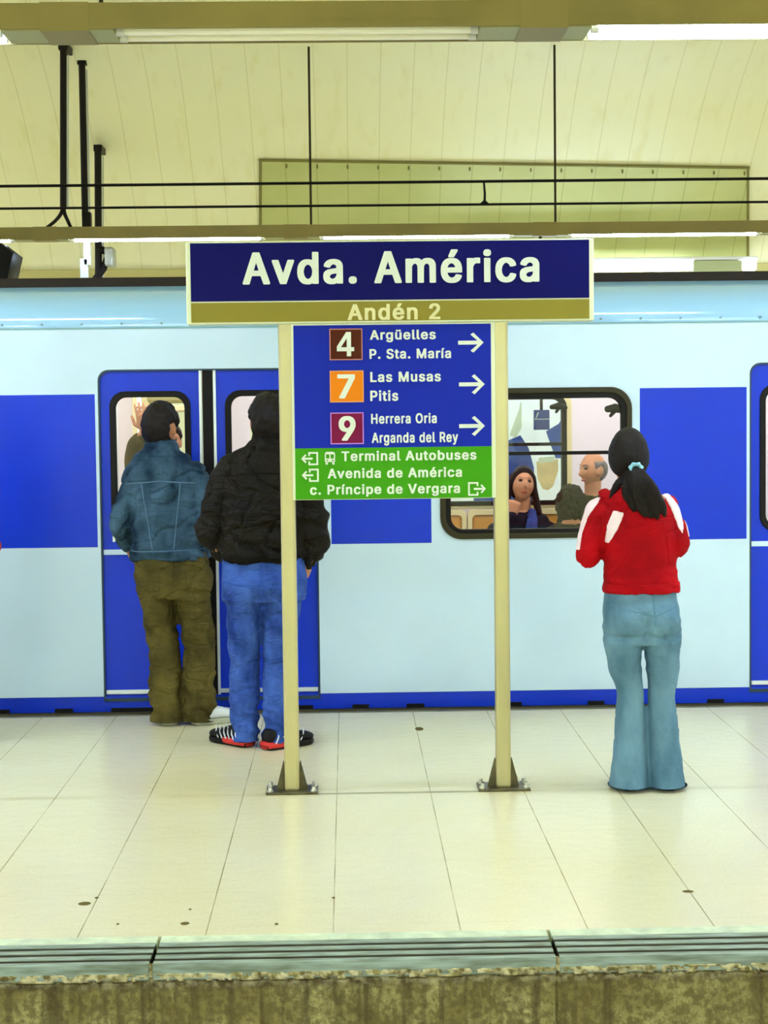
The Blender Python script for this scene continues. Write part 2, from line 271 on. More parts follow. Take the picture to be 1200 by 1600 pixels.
# ------------------------------------------------------------------ lettering (outlines of a bold grotesque, 1/1000 em)
GLYPHS = json.loads(r'''{".":[188,[[78,-22,49,-15,33,-1,25,11,21,23,21,59,29,78,46,95,71,104,121,104,143,96,161,80,169,62,170,27,163,7,153,-6,133,-18,112,-22]]],"2":[453,[[48,-17,39,-15,35,-8,37,59,252,292,282,337,291,371,285,398,271,419,247,435,222,441,194,431,171,409,159,382,156,354,152,348,141,345,43,347,36,354,38,392,44,423,54,447,71,473,99,499,127,516,161,527,191,532,262,532,304,523,337,508,372,479,388,458,401,433,410,391,410,353,403,318,385,277,352,232,310,183,207,74,411,72,417,64,416,-12,402,-18]]],"4":[430,[[245,-18,345,-18,345,95,415,95,415,185,345,185,345,527,235,527,15,200,15,95,245,95],[245,185,110,185,245,385]]],"7":[453,[[82,-17,73,-15,69,-9,69,12,281,433,41,437,34,444,35,521,49,526,403,526,414,523,419,516,418,437,193,-11,188,-15,179,-17]]],"9":[453,[[116,-17,107,-15,103,-9,104,14,216,176,173,179,127,192,92,213,65,241,45,278,35,324,35,378,45,424,65,462,92,491,116,508,144,522,191,532,261,532,311,521,341,506,369,483,393,451,406,424,416,384,418,324,414,299,403,264,382,219,358,179,227,-14,214,-18],[221,263,229,263,248,269,275,289,292,319,299,351,291,386,276,412,254,431,228,441,201,432,179,414,164,392,155,359,155,342,159,324,172,298,190,278,204,269]]],"A":[480,[[1,-17,-8,-15,-12,-9,-12,11,174,521,188,526,289,526,301,523,306,517,487,23,491,11,490,-12,476,-18,382,-18,369,-14,317,125,164,125,159,121,115,-8,111,-14,98,-18],[194,217,285,218,239,349]]],"H":[517,[[44,-17,35,-14,31,-7,31,516,34,522,47,526,138,526,152,521,155,307,361,306,364,309,365,521,379,526,469,526,482,522,485,516,485,-7,482,-13,469,-18,379,-18,365,-12,363,213,157,214,154,211,153,-11,148,-15,139,-17]]],"L":[393,[[44,-17,35,-14,31,-7,31,517,36,523,46,526,139,526,150,523,154,516,154,77,383,73,390,66,390,-8,386,-15,374,-18]]],"M":[628,[[44,-17,35,-14,31,-7,31,516,34,522,47,526,164,526,179,521,314,175,449,521,463,526,581,526,594,522,596,516,596,-7,593,-14,581,-18,491,-18,479,-15,475,-9,474,251,369,-13,356,-18,273,-18,262,-15,255,-6,152,252,151,-9,147,-15,137,-17]]],"O":[533,[[227,-23,172,-12,124,10,99,29,76,53,52,86,30,129,15,189,11,231,11,277,16,327,29,376,54,427,70,449,92,473,127,500,162,517,209,530,229,532,304,532,324,530,372,517,417,493,457,457,491,407,510,359,520,306,521,217,516,177,506,137,482,86,449,42,421,18,389,-1,343,-17,304,-24],[261,72,279,73,309,83,340,102,357,119,371,138,386,168,395,198,401,243,400,281,393,317,382,349,366,378,341,406,326,417,301,430,269,438,244,433,217,422,192,405,178,391,158,362,147,337,139,311,132,267,134,227,139,197,150,162,165,134,185,111,208,92,233,79]]],"P":[445,[[44,-17,35,-14,31,-7,33,521,47,526,268,526,322,517,364,498,386,482,413,449,428,417,435,391,438,369,435,304,426,272,411,242,399,226,371,201,349,188,319,177,274,169,155,168,152,-12,138,-18],[155,261,231,260,249,263,273,272,295,289,303,302,311,321,315,356,306,388,287,414,265,427,247,432,221,435,154,434]]],"R":[449,[[44,-17,35,-14,31,-7,33,521,47,526,269,526,324,517,369,497,404,467,416,449,427,426,437,383,438,323,431,289,415,253,386,220,354,198,455,13,455,-12,441,-18,339,-18,328,-15,223,178,157,180,154,177,152,-12,138,-18],[155,273,244,274,269,280,293,295,307,314,316,351,312,377,299,404,279,421,248,432,222,435,155,434]]],"S":[447,[[187,-26,139,-19,111,-10,83,4,57,24,34,51,17,87,10,117,12,149,26,154,127,152,133,146,137,127,143,112,157,94,184,77,204,70,228,68,267,78,292,94,302,104,312,122,316,138,313,152,307,164,296,175,271,189,241,201,131,233,96,249,67,269,45,292,28,327,24,347,25,408,34,437,56,472,88,499,110,512,141,523,188,532,266,532,284,530,328,518,352,507,374,492,396,472,411,452,425,421,430,388,430,369,427,364,414,360,316,362,309,368,298,401,287,415,259,432,238,439,221,440,186,430,159,409,145,381,148,362,161,344,191,324,332,281,366,265,391,247,417,218,432,187,438,153,435,102,427,76,408,43,387,20,356,-1,323,-15,283,-24,258,-26]]],"T":[449,[[177,-17,168,-14,164,-7,164,432,18,434,7,437,2,444,3,519,9,524,18,526,429,526,439,524,445,516,445,443,441,437,429,434,285,432,285,-9,281,-15,271,-17]]],"V":[480,[[188,-17,178,-13,169,6,-10,491,-12,501,-11,521,3,526,98,526,112,521,241,160,367,519,373,525,382,526,476,526,487,523,491,516,491,498,487,486,306,-12,292,-18]]],"a":[389,[[132,-26,91,-18,68,-10,43,6,23,28,9,53,3,79,1,124,8,158,18,177,38,199,81,221,136,234,226,245,241,250,246,259,241,281,232,294,219,305,193,312,168,305,150,293,124,259,114,256,84,256,18,275,13,283,13,303,29,334,52,360,74,376,112,392,157,401,211,402,247,399,286,388,316,372,336,353,353,326,362,298,365,279,365,-9,361,-15,351,-17,262,-17,247,-11,226,-20,199,-25],[166,64,194,69,213,80,227,93,243,123,246,136,245,157,186,150,163,145,147,138,129,124,121,107,125,91,133,81,143,73]]],"b":[424,[[209,-26,172,-21,143,-9,136,-15,126,-18,38,-17,28,-15,24,-9,24,516,31,525,127,526,138,523,142,516,143,387,172,397,212,402,264,401,314,388,349,368,374,343,393,313,410,273,419,219,416,134,403,86,378,39,350,9,308,-15,266,-25],[219,66,247,75,273,100,286,123,292,142,299,178,295,226,287,252,277,272,256,296,242,305,221,311,198,305,184,296,162,269,148,236,141,192,148,143,164,104,189,78]]],"c":[396,[[188,-26,147,-21,104,-6,74,14,43,48,23,84,9,132,5,169,8,236,20,286,34,314,51,339,86,371,124,391,161,400,192,402,244,401,283,393,303,386,343,361,364,339,381,312,390,288,390,267,383,260,328,246,288,245,276,249,265,274,256,286,232,304,204,311,178,301,157,282,147,268,130,226,125,183,129,154,141,119,154,96,169,81,184,72,204,65,231,72,249,84,268,108,277,130,289,135,319,135,382,120,391,112,391,91,377,57,364,37,346,18,318,-2,294,-13,261,-22,226,-26]]],"d":[424,[[177,-26,128,-18,108,-11,82,4,50,34,25,76,11,118,5,169,8,238,20,289,35,321,56,349,82,372,117,391,159,401,213,402,252,397,282,387,282,516,285,522,298,526,393,525,400,516,400,-9,396,-15,386,-17,299,-18,289,-15,282,-9,253,-21,232,-25],[202,66,229,74,243,84,257,99,270,122,276,141,282,178,280,221,266,264,244,293,226,305,206,311,178,302,164,292,152,278,134,243,125,193,133,139,149,103,172,79,187,70]]],"e":[404,[[193,-26,144,-20,113,-10,74,14,44,45,23,83,10,124,5,168,6,224,15,271,34,314,56,346,78,366,106,383,141,396,189,402,242,401,291,390,321,375,351,350,371,323,386,292,396,254,400,219,400,159,396,154,384,151,131,151,129,146,136,124,148,102,162,86,185,72,207,65,224,67,251,79,266,94,279,118,291,122,324,122,387,107,393,101,394,81,381,51,367,32,351,15,326,-2,294,-16,261,-24],[131,239,275,241,266,266,245,293,228,305,202,311,177,302,152,282,140,264]]],"g":[425,[[164,-167,111,-156,81,-142,65,-132,43,-111,23,-82,23,-57,77,-25,117,-24,128,-28,146,-50,167,-67,199,-79,219,-77,247,-67,266,-52,280,-24,282,1,228,-12,153,-11,128,-6,94,8,72,23,53,41,34,66,20,93,10,128,6,153,6,229,13,267,22,293,42,331,65,358,98,382,128,395,161,401,214,402,254,397,282,386,288,393,298,396,394,395,401,386,401,-32,391,-78,375,-107,359,-124,334,-142,307,-155,247,-167],[201,78,214,79,233,87,247,96,261,111,277,148,284,189,280,227,265,268,250,288,236,299,206,311,178,302,152,278,139,257,132,236,125,196,132,149,144,119,165,94,182,84]]],"i":[167,[[37,-17,28,-14,24,-7,24,388,28,393,38,396,136,395,142,386,142,-9,138,-15,128,-17],[63,425,36,434,24,444,15,458,13,468,13,498,22,519,39,535,62,541,106,541,134,531,147,518,155,499,155,467,146,447,136,437,118,428,102,425]]],"l":[189,[[111,-20,76,-12,55,-1,42,13,33,28,24,63,24,516,28,523,38,526,128,526,138,523,142,517,143,96,147,77,151,72,184,71,197,66,209,17,209,-6,206,-11,199,-15,178,-19]]],"m":[610,[[37,-17,28,-14,24,-7,24,386,28,393,39,396,126,396,134,395,142,389,184,402,244,404,281,396,298,387,322,368,349,387,374,397,409,404,463,404,493,398,519,388,543,372,559,355,578,318,585,286,585,-7,581,-14,569,-18,483,-18,474,-16,468,-11,466,261,462,277,454,292,439,303,419,311,397,303,381,291,372,276,365,253,362,-12,348,-18,261,-18,248,-14,245,-7,245,261,241,277,230,294,217,305,199,311,179,303,160,287,149,268,144,249,142,-11,137,-15,128,-17]]],"n":[410,[[37,-17,28,-14,24,-7,26,391,39,396,124,396,136,393,142,386,167,396,193,401,246,402,271,400,302,392,337,372,358,350,373,322,385,276,384,-12,371,-18,283,-18,269,-12,266,246,258,273,249,288,231,303,208,310,186,302,167,289,154,271,145,246,142,228,141,-12,127,-18]]],"o":[415,[[188,-26,147,-21,104,-6,74,14,43,48,23,84,9,132,5,169,8,236,20,286,38,321,51,339,70,358,93,376,124,391,161,400,192,402,254,400,301,387,333,368,359,346,383,311,400,272,407,237,410,166,406,131,395,89,378,57,359,31,334,8,301,-11,267,-21,226,-26],[202,66,211,65,233,73,251,85,262,98,280,131,290,178,286,222,270,267,245,296,231,305,209,311,198,310,178,301,152,276,133,236,125,191,132,144,148,106,170,81,184,72]]],"p":[424,[[37,-160,28,-157,24,-149,25,391,38,396,126,396,137,393,143,386,162,395,192,401,244,402,297,395,329,381,359,359,387,324,405,288,416,243,419,219,416,134,407,96,388,54,372,32,351,10,327,-6,297,-18,266,-25,212,-26,173,-21,143,-10,141,-155,127,-160],[219,66,247,75,273,100,286,123,292,142,299,178,295,226,287,252,277,272,256,296,242,305,221,311,198,305,184,296,162,269,148,236,141,192,148,143,164,104,189,78]]],"r":[259,[[37,-17,28,-14,24,-7,25,391,38,396,124,396,141,390,159,397,191,402,244,402,268,398,272,391,272,316,270,309,257,305,207,307,189,302,171,292,159,279,145,252,142,236,141,-12,127,-18]]],"s":[365,[[161,-26,102,-17,67,-2,48,11,29,31,15,56,8,79,9,107,14,111,76,124,116,122,122,117,134,89,146,78,161,69,183,64,204,69,223,80,236,96,238,103,236,111,226,124,214,131,103,160,79,170,54,186,30,214,22,236,18,263,19,299,28,328,43,351,64,371,93,387,119,396,149,401,204,402,242,399,268,392,292,381,321,358,335,341,348,313,352,299,352,282,350,277,343,273,287,260,247,261,241,265,230,287,216,302,201,311,184,314,164,307,153,300,142,287,139,273,148,259,163,249,281,217,309,203,329,189,345,171,357,142,360,124,359,78,349,50,336,29,318,11,298,-2,262,-17,232,-24]]],"t":[227,[[134,-21,108,-16,79,-3,60,13,45,36,36,71,36,308,-8,310,-18,313,-22,319,-22,388,-18,393,-8,396,36,397,36,479,41,486,51,489,139,489,151,486,155,479,156,397,218,396,228,393,232,387,232,321,230,314,218,310,155,308,155,97,160,79,168,70,217,71,229,67,241,16,241,-8,232,-16,203,-21]]],"u":[410,[[151,-22,103,-11,71,9,45,39,30,74,24,116,25,391,39,396,128,396,141,391,144,132,152,106,161,91,181,75,201,69,228,79,244,93,257,112,265,136,268,154,269,391,283,396,371,396,382,393,386,386,385,-12,372,-17,284,-18,273,-15,267,-7,241,-17,212,-22]]],"v":[389,[[147,-17,134,-11,120,24,-10,364,-10,391,4,396,98,396,111,392,194,166,278,391,292,396,384,396,396,393,400,386,397,361,255,-11,249,-15,241,-17]]],"y":[389,[[59,-162,28,-156,19,-148,19,-128,32,-79,39,-70,89,-70,102,-62,118,-36,130,-2,-10,364,-10,391,4,396,98,396,111,392,194,166,278,391,292,396,384,396,396,393,400,386,397,361,238,-54,216,-103,189,-135,156,-155,121,-162]]],"é":[404,[[193,-26,144,-20,113,-10,74,14,44,45,23,83,10,124,5,168,6,224,15,271,34,314,56,346,78,366,106,383,141,396,189,402,242,401,291,390,321,375,351,350,371,323,386,292,396,254,400,219,400,159,396,154,384,151,131,151,129,146,136,124,148,102,162,86,185,72,207,65,224,67,251,79,266,94,279,118,291,122,324,122,387,107,393,101,394,81,381,51,367,32,351,15,326,-2,294,-16,261,-24],[131,239,275,241,266,266,245,293,228,305,202,311,177,302,152,282,140,264],[162,412,153,414,149,419,149,441,198,542,211,546,306,546,319,542,321,536,320,516,253,415,241,411]]],"í":[167,[[37,-17,28,-14,24,-7,24,388,28,393,38,396,136,395,142,386,142,-9,138,-15,128,-17],[42,412,33,414,29,419,29,441,78,542,91,546,186,546,199,542,201,536,200,516,133,415,121,411]]],"ü":[410,[[151,-22,103,-11,71,9,45,39,30,74,24,116,25,391,39,396,128,396,141,391,144,132,152,106,161,91,181,75,201,69,228,79,244,93,257,112,265,136,268,154,269,391,283,396,371,396,382,393,386,386,385,-12,372,-17,284,-18,273,-15,267,-7,241,-17,212,-22],[112,425,96,429,84,436,72,448,67,458,64,468,64,498,70,516,88,533,114,541,152,541,178,533,193,520,201,503,202,469,196,451,183,436,167,428,152,425],[256,425,239,429,228,436,216,448,210,458,208,468,208,498,214,516,232,533,258,541,296,541,322,533,337,520,345,503,346,469,340,451,327,436,311,428,296,425]]]}''')
def lettering(name, s, x0, x1, z, cap, y, m, parent, t=.002):
    """the text S from x0 to x1 with its baseline at z"""
    pen = 0; words = [[]]
    for ch in s:
        if ch == ' ': pen += 260; words.append([]); continue
        adv, ls = GLYPHS[ch]
        for l in ls: words[-1].append([(pen + l[i], l[i+1]+18) for i in range(0, len(l), 2)])
        pen += adv + 60
    xs = [p[0] for w_ in words for l in w_ for p in l]; a = min(xs); b = max(xs)
    k = cap/545; kx = (x1-x0)/(b-a)
    for w_ in words: plate(name, [[(x0+(p[0]-a)*kx, z+p[1]*k) for p in l] for l in w_], y-t, t, m, parent)
# ================================================================== THE SETTING
YE, YN, YT = floor_at(600, 1500).y, floor_at(600, 1457).y, 9.70      # platform edge, inner side of the nosing, train side
XL, XR = -9.0, 9.0

# floor of cream tiles
m = bpy.data.materials.new('platform_tiles'); m.use_nodes = True; nt = m.node_tree; bs = nt.nodes['Principled BSDF']
pos, gx, gy, gz = world_xyz(nt)
xa = floor_at(521, 1450).x
lx = lines(nt, gx, .403, xa, .0042); ly = lines(nt, gy, .397, 5.965, .003)
base = mixc(nt, noise_node(nt, pos, .9, 3, .2, .8), (238, 231, 196), (231, 221, 172))
base = mixc(nt, math_node(nt, 'MULTIPLY', noise_node(nt, pos, 90, 2, .45, .75), .25), base, (204, 190, 138))
brk = noise_node(nt, pos, 3.0, 3, .35, .6)
base = mixc(nt, math_node(nt, 'MULTIPLY', lx, math_node(nt, 'MULTIPLY_ADD', brk, .5, .35)), base, (140, 126, 74))
base = mixc(nt, math_node(nt, 'MULTIPLY', ly, math_node(nt, 'MULTIPLY_ADD', brk, .2, .06)), base, (150, 138, 88))
# dirty joint through the sign's feet; shade between the posts painted in darker
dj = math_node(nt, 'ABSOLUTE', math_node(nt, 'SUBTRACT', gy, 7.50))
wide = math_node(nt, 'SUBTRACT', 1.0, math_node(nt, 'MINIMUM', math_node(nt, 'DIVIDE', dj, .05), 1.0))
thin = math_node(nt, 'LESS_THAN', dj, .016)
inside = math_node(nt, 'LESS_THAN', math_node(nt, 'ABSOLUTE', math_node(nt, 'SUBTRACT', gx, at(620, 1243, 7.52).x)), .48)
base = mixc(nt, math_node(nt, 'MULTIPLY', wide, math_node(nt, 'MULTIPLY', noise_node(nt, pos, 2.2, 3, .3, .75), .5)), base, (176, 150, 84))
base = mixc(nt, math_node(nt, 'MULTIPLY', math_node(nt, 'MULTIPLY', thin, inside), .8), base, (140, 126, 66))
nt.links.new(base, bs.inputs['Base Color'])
rg = nt.nodes.new('ShaderNodeMapRange'); rg.inputs[3].default_value = .20; rg.inputs[4].default_value = .28
nt.links.new(noise_node(nt, pos, 1.5, 2, .2, .8), rg.inputs[0]); nt.links.new(rg.outputs[0], bs.inputs['Roughness'])
bs.inputs['Specular IOR Level'].default_value = .3
bp = nt.nodes.new('ShaderNodeBump'); bp.inputs['Strength'].default_value = .12; bp.inputs['Distance'].default_value = .01
nt.links.new(noise_node(nt, pos, 14, 2, .2, .8), bp.inputs['Height']); nt.links.new(bp.outputs[0], bs.inputs['Normal'])
TILES = m
YF = floor_at(600, 1113).y
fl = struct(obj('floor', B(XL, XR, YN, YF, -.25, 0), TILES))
stain = mat('dried_spots', (104, 92, 42), .7)
for px, py, r, k in ((132, 1412, .022, .5), (151, 1403, .007, .8), (289, 1443, .015, .6), (297, 1421, .005, 1), (521, 1403, .006, 1), (655, 1139, .022, 1.2), (1075, 1393, .02, .4), (432, 1444, .006, 1), (184, 1444, .005, 1)):
    c = floor_at(px, py); bm = bmesh.new()
    loft(bm, [(c + Vector((0, 0, .0006)), Vector((r, 0, 0)), Vector((0, r*k*2, 0))), (c + Vector((0, 0, .0016)), Vector((r*.8, 0, 0)), Vector((0, r*k*1.6, 0)))], 14)
    o = struct(obj('stain', bm, stain, fl))

# far nosing beside the train, near nosing with its grooved strip
EDGE = mat('edge_stone', (126, 122, 70), .5, var=.25, var_scale=5)
struct(obj('trim_1', B(XL, XR, YF, 9.585, -.25, -.002), EDGE))
NOSE = mat('nosing_paint', (232, 244, 206), .45, var=.16, var_scale=14, bump=.15, bump_scale=80)
yg = floor_at(600, 1467).y
RIB = mat('grooved_strip', (166, 182, 164), .45, var=.3, var_scale=16, col2=(112, 122, 98), stretch=(.5, 4, 4))
DARK = mat('groove_dirt', (62, 58, 34), .8, var=.3)
joints = (floor_at(241, 1490).x, floor_at(870, 1490).x)
segs = [XL, joints[0], joints[1], joints[1]+1.28, XR]
segs.insert(1, joints[0]-1.28)
for i, (a, b) in enumerate(zip(segs, segs[1:])):
    g = .006
    bm = B(a+g, b-g, yg, YN-.001, -.25, .001)
    n = struct(obj('trim_%d' % (2+2*i), bm, NOSE))
    bm = bmesh.new(); d = (yg-YE)/7
    for k in range(4): box(bm, a+g, b-g, YE+2*k*d, YE+(2*k+.95)*d, -.05, .001, bev=.002)
    n = struct(obj('trim_%d' % (3+2*i), bm, RIB))
    s = struct(obj('groove_bed', B(a+g, b-g, YE+.006, yg, -.05, -.0035), DARK, n))

# rough concrete face of the platform
m = bpy.data.materials.new('stained_concrete'); m.use_nodes = True; nt = m.node_tree; bs = nt.nodes['Principled BSDF']
pos, gx, gy, gz = world_xyz(nt)
c = mixc(nt, noise_node(nt, pos, 5, 8, .4, .6), (178, 168, 104), (132, 120, 62))
c = mixc(nt, math_node(nt, 'MULTIPLY', noise_node(nt, pos, 60, 9, .42, .58), .75), c, (94, 82, 36))
c = mixc(nt, math_node(nt, 'MULTIPLY', noise_node(nt, pos, 13, 6, .5, .66, (2, 1, .1)), .8), c, (70, 56, 20))
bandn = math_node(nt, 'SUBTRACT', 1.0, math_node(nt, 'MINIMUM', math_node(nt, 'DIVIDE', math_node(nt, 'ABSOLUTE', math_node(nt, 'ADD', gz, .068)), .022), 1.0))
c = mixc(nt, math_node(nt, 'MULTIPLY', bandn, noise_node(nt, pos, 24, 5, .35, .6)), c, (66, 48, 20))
c = mixc(nt, math_node(nt, 'MULTIPLY', noise_node(nt, pos, 190, 4, .4, .7), .55), c, (112, 98, 46))
c = mixc(nt, math_node(nt, 'MULTIPLY', noise_node(nt, pos, 34, 6, .52, .7), .5), c, (104, 90, 42))
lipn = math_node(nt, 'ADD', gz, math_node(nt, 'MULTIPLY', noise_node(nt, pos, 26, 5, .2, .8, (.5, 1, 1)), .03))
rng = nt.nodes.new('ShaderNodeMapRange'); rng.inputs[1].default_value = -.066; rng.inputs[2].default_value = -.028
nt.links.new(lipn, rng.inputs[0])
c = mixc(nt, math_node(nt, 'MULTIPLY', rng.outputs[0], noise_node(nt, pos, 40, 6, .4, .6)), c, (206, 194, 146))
nt.links.new(c, bs.inputs['Base Color']); bs.inputs['Roughness'].default_value = .9
CONC = m
bm = bmesh.new()
nx, zs = 620, [0, -.008, -.016, -.024, -.03, -.036, -.042, -.05, -.06, -.08, -.1, -.13, -.17, -.25, -.5, -1.1]
x0, x1 = -2.2, 2.4
def cut(x):
    d = min(abs(x-j) for j in joints)
    return .02*max(0, 1-d/.007)
grid = []
for z in zs:
    row = []
    for i in range(nx+1):
        x = x0 + (x1-x0)*i/nx
        if z > -.03: y = YE+.004
        else:
            y = YE+.014
            lip = -.05 + .016*noise.noise(Vector((x*9, 0, 3))) + .008*noise.noise(Vector((x*40, 0, 5)))
            if z > lip: y = YE - .002
            y += .006*noise.noise(Vector((x*30, z*40, 0))) + .004*noise.noise(Vector((x*80, z*90, 1)))
        row.append(bm.verts.new((x, y+cut(x), z-.002)))
    grid.append(row)
for a, b in zip(grid, grid[1:]):
    for i in range(nx): bm.faces.new((a[i], a[i+1], b[i+1], b[i]))
wf = obj('wall_platform', bm, CONC, smooth=False); struct(wf)
struct(obj('wall_platform_left', B(XL, x0, YE+.014, YE+.2, -1.1, -.05), CONC)); struct(obj('wall_platform_right', B(x1, XR, YE+.014, YE+.2, -1.1, -.05), CONC))
# track beds, the camera's own platform, the far platform
BAL = mat('track_bed_ballast', (92, 84, 66), .95, var=.4, var_scale=30, bump=.6, bump_scale=40)
struct(obj('floor_track', B(XL, XR, 2.8, YE+.2, -1.3, -1.1), BAL)); struct(obj('floor_track_far', B(XL, XR, 9.58, 12.35, -1.3, -1.1), BAL))
PLAIN = mat('plain_cream_tile', (226, 220, 184), .35)
struct(obj('floor_near', B(XL, XR, -3.2, 2.8, -1.3, 0), PLAIN)); struct(obj('floor_far', B(XL, XR, 12.35, 16.4, -1.3, 0), PLAIN))
struct(obj('wall_platform_back', B(XL, XR, 9.3, 9.58, -1.1, -.26), CONC))

# vault of cream panels
m = bpy.data.materials.new('vault_panels'); m.use_nodes = True; nt = m.node_tree; bs = nt.nodes['Principled BSDF']
pos, gx, gy, gz = world_xyz(nt)
xv = at(275, 70, 13.72).x
c = mixc(nt, noise_node(nt, pos, .6, 3, .3, .7), (252, 250, 206), (250, 246, 190))
c = mixc(nt, noise_node(nt, pos, 3, 3, .55, .9, (3, 1, .4)), c, (240, 233, 166))
c = mixc(nt, math_node(nt, 'MULTIPLY', lines(nt, gx, .262, xv, .009), .26), c, (186, 176, 92))
nt.links.new(c, bs.inputs['Base Color']); bs.inputs['Roughness'].default_value = .42
VAULT = m
PROF = [(16.0, 0), (16.0, 2.0), (15.92, 2.55), (15.72, 2.95), (15.34, 3.36), (14.8, 3.80), (14.2, 4.20), (13.55, 4.50), (12.6, 4.95), (11, 5.5), (9, 5.85), (7, 5.95), (5, 5.85), (3, 5.5), (1, 4.9), (-.8, 4.0), (-2, 3.1), (-2.5, 2.2), (-2.6, 0)]
pp, _ = smooth_path([(0, y, z) for y, z in PROF[1:-1]], [1]*(len(PROF)-2), 5)
pp = [Vector((0, 16.0, 0))] + pp + [Vector((0, -2.6, 0))]
def vault_y(z):
    for a, b in zip(pp, pp[1:]):
        if a.z <= z <= b.z: return a.y + (b.y-a.y)*(z-a.z)/(b.z-a.z)
    return 13.5
def vault_at(px, py):
    """where the line of sight through a pixel meets the vault"""
    lo, hi = 11.0, 16.5
    for _ in range(40):
        mid = (lo+hi)/2; p = at(px, py, mid)
        if p.z >= 0 and (mid < vault_y(p.z)): lo = mid
        else: hi = mid
    return at(px, py, lo)
def sheet(name, pts, m, parent=None, t=.06):
    bm = bmesh.new(); rows = []
    for p in pts: rows.append([bm.verts.new((x, p.y, p.z)) for x in (XL, XR)])
    for a, b in zip(rows, rows[1:]): bm.faces.new((a[0], a[1], b[1], b[0]))
    return obj(name, bm, m, parent, smooth=True)
i0 = next(i for i, p in enumerate(pp) if p.z > 2.0); i1 = max(i for i, p in enumerate(pp) if p.z > 2.2)
struct(sheet('wall_back', pp[:i0+1], VAULT)); struct(sheet('ceiling', pp[i0:i1+1], VAULT)); struct(sheet('wall_front', pp[i1:], VAULT))
# ledge along the foot of the vault
LEDGE = mat('ledge_paint', (196, 186, 112), .6)
zl0, zl1 = at(200, 437, 15.85).z, at(200, 422, 15.8).z
struct(obj('trim_20', B(XL, XR, vault_y(zl1)-.05, vault_y(zl1)+.1, zl0-.25, zl1, bev=.01), LEDGE))

# greenish replacement panels on the vault
m = bpy.data.materials.new('green_panels'); m.use_nodes = True; nt = m.node_tree; bs = nt.nodes['Principled BSDF']
pos, gx, gy, gz = world_xyz(nt)
c = mixc(nt, noise_node(nt, pos, 1.5), (204, 206, 134), (192, 196, 120))
c = mixc(nt, math_node(nt, 'MULTIPLY', lines(nt, gx, .262, xv, .010), .35), c, (128, 128, 58))
nt.links.new(c, bs.inputs['Base Color']); bs.inputs['Roughness'].default_value = .5
bm = bmesh.new(); cols = []
N_ = 28
for i in range(N_+1):
    px = 408 + (1167-408)*i/N_; col = []
    for k in range(13):
        top = 250 + (262-250)*i/N_
        p = vault_at(px, top + (416-top)*k/12)
        col.append((bm.verts.new((p.x, p.y-.014, p.z-.006)), bm.verts.new((p.x, p.y+.03, p.z+.012))))
    cols.append(col)
for a, b in zip(cols, cols[1:]):
    for k in range(12):
        bm.faces.new((a[k][0], b[k][0], b[k+1][0], a[k+1][0])); bm.faces.new((a[k][1], a[k+1][1], b[k+1][1], b[k][1]))
    bm.faces.new((a[0][0], a[0][1], b[0][1], b[0][0])); bm.faces.new((a[12][0], b[12][0], b[12][1], a[12][1]))
for c_ in (cols[0], cols[-1]):
    for k in range(12): bm.faces.new((c_[k][0], c_[k+1][0], c_[k+1][1], c_[k][1]))
gp = thing('wall_cladding', 'greenish flat cladding panel fixed across the cream vault behind the overhead wires', 'cladding panel', (0, 0, 0))
obj('panel_sheet', bm, m, gp, smooth=False)
EDGEC = mat('cladding_edge', (128, 122, 56), .6)
for a, b in (((406, 250), (1169, 262)), ((407, 250), (407, 416)), ((1168, 262), (1168, 408))):
    bm = bmesh.new(); k = 14
    ps = [vault_at(a[0]+(b[0]-a[0])*i/k, a[1]+(b[1]-a[1])*i/k) + Vector((0, -.016, -.004)) for i in range(k+1)]
    limb(bm, ps, .012, n=6); obj('edge_strip', bm, EDGEC, gp)
bm = bmesh.new(); ball(bm, (0, 0, 0), .009, .014, .02, 10, 6); me = None
for i in range(16):
    px = 448 + i*47.6; p = vault_at(px, 256 + (px-408)*.0158)
    if me is None:
        o = obj('clip', bm, EDGEC, gp); me = o.data
    else:
        o = bpy.data.objects.new('clip', me); COL.objects.link(o); o.parent = gp
    o.location = p + Vector((0, -.03, -.02))

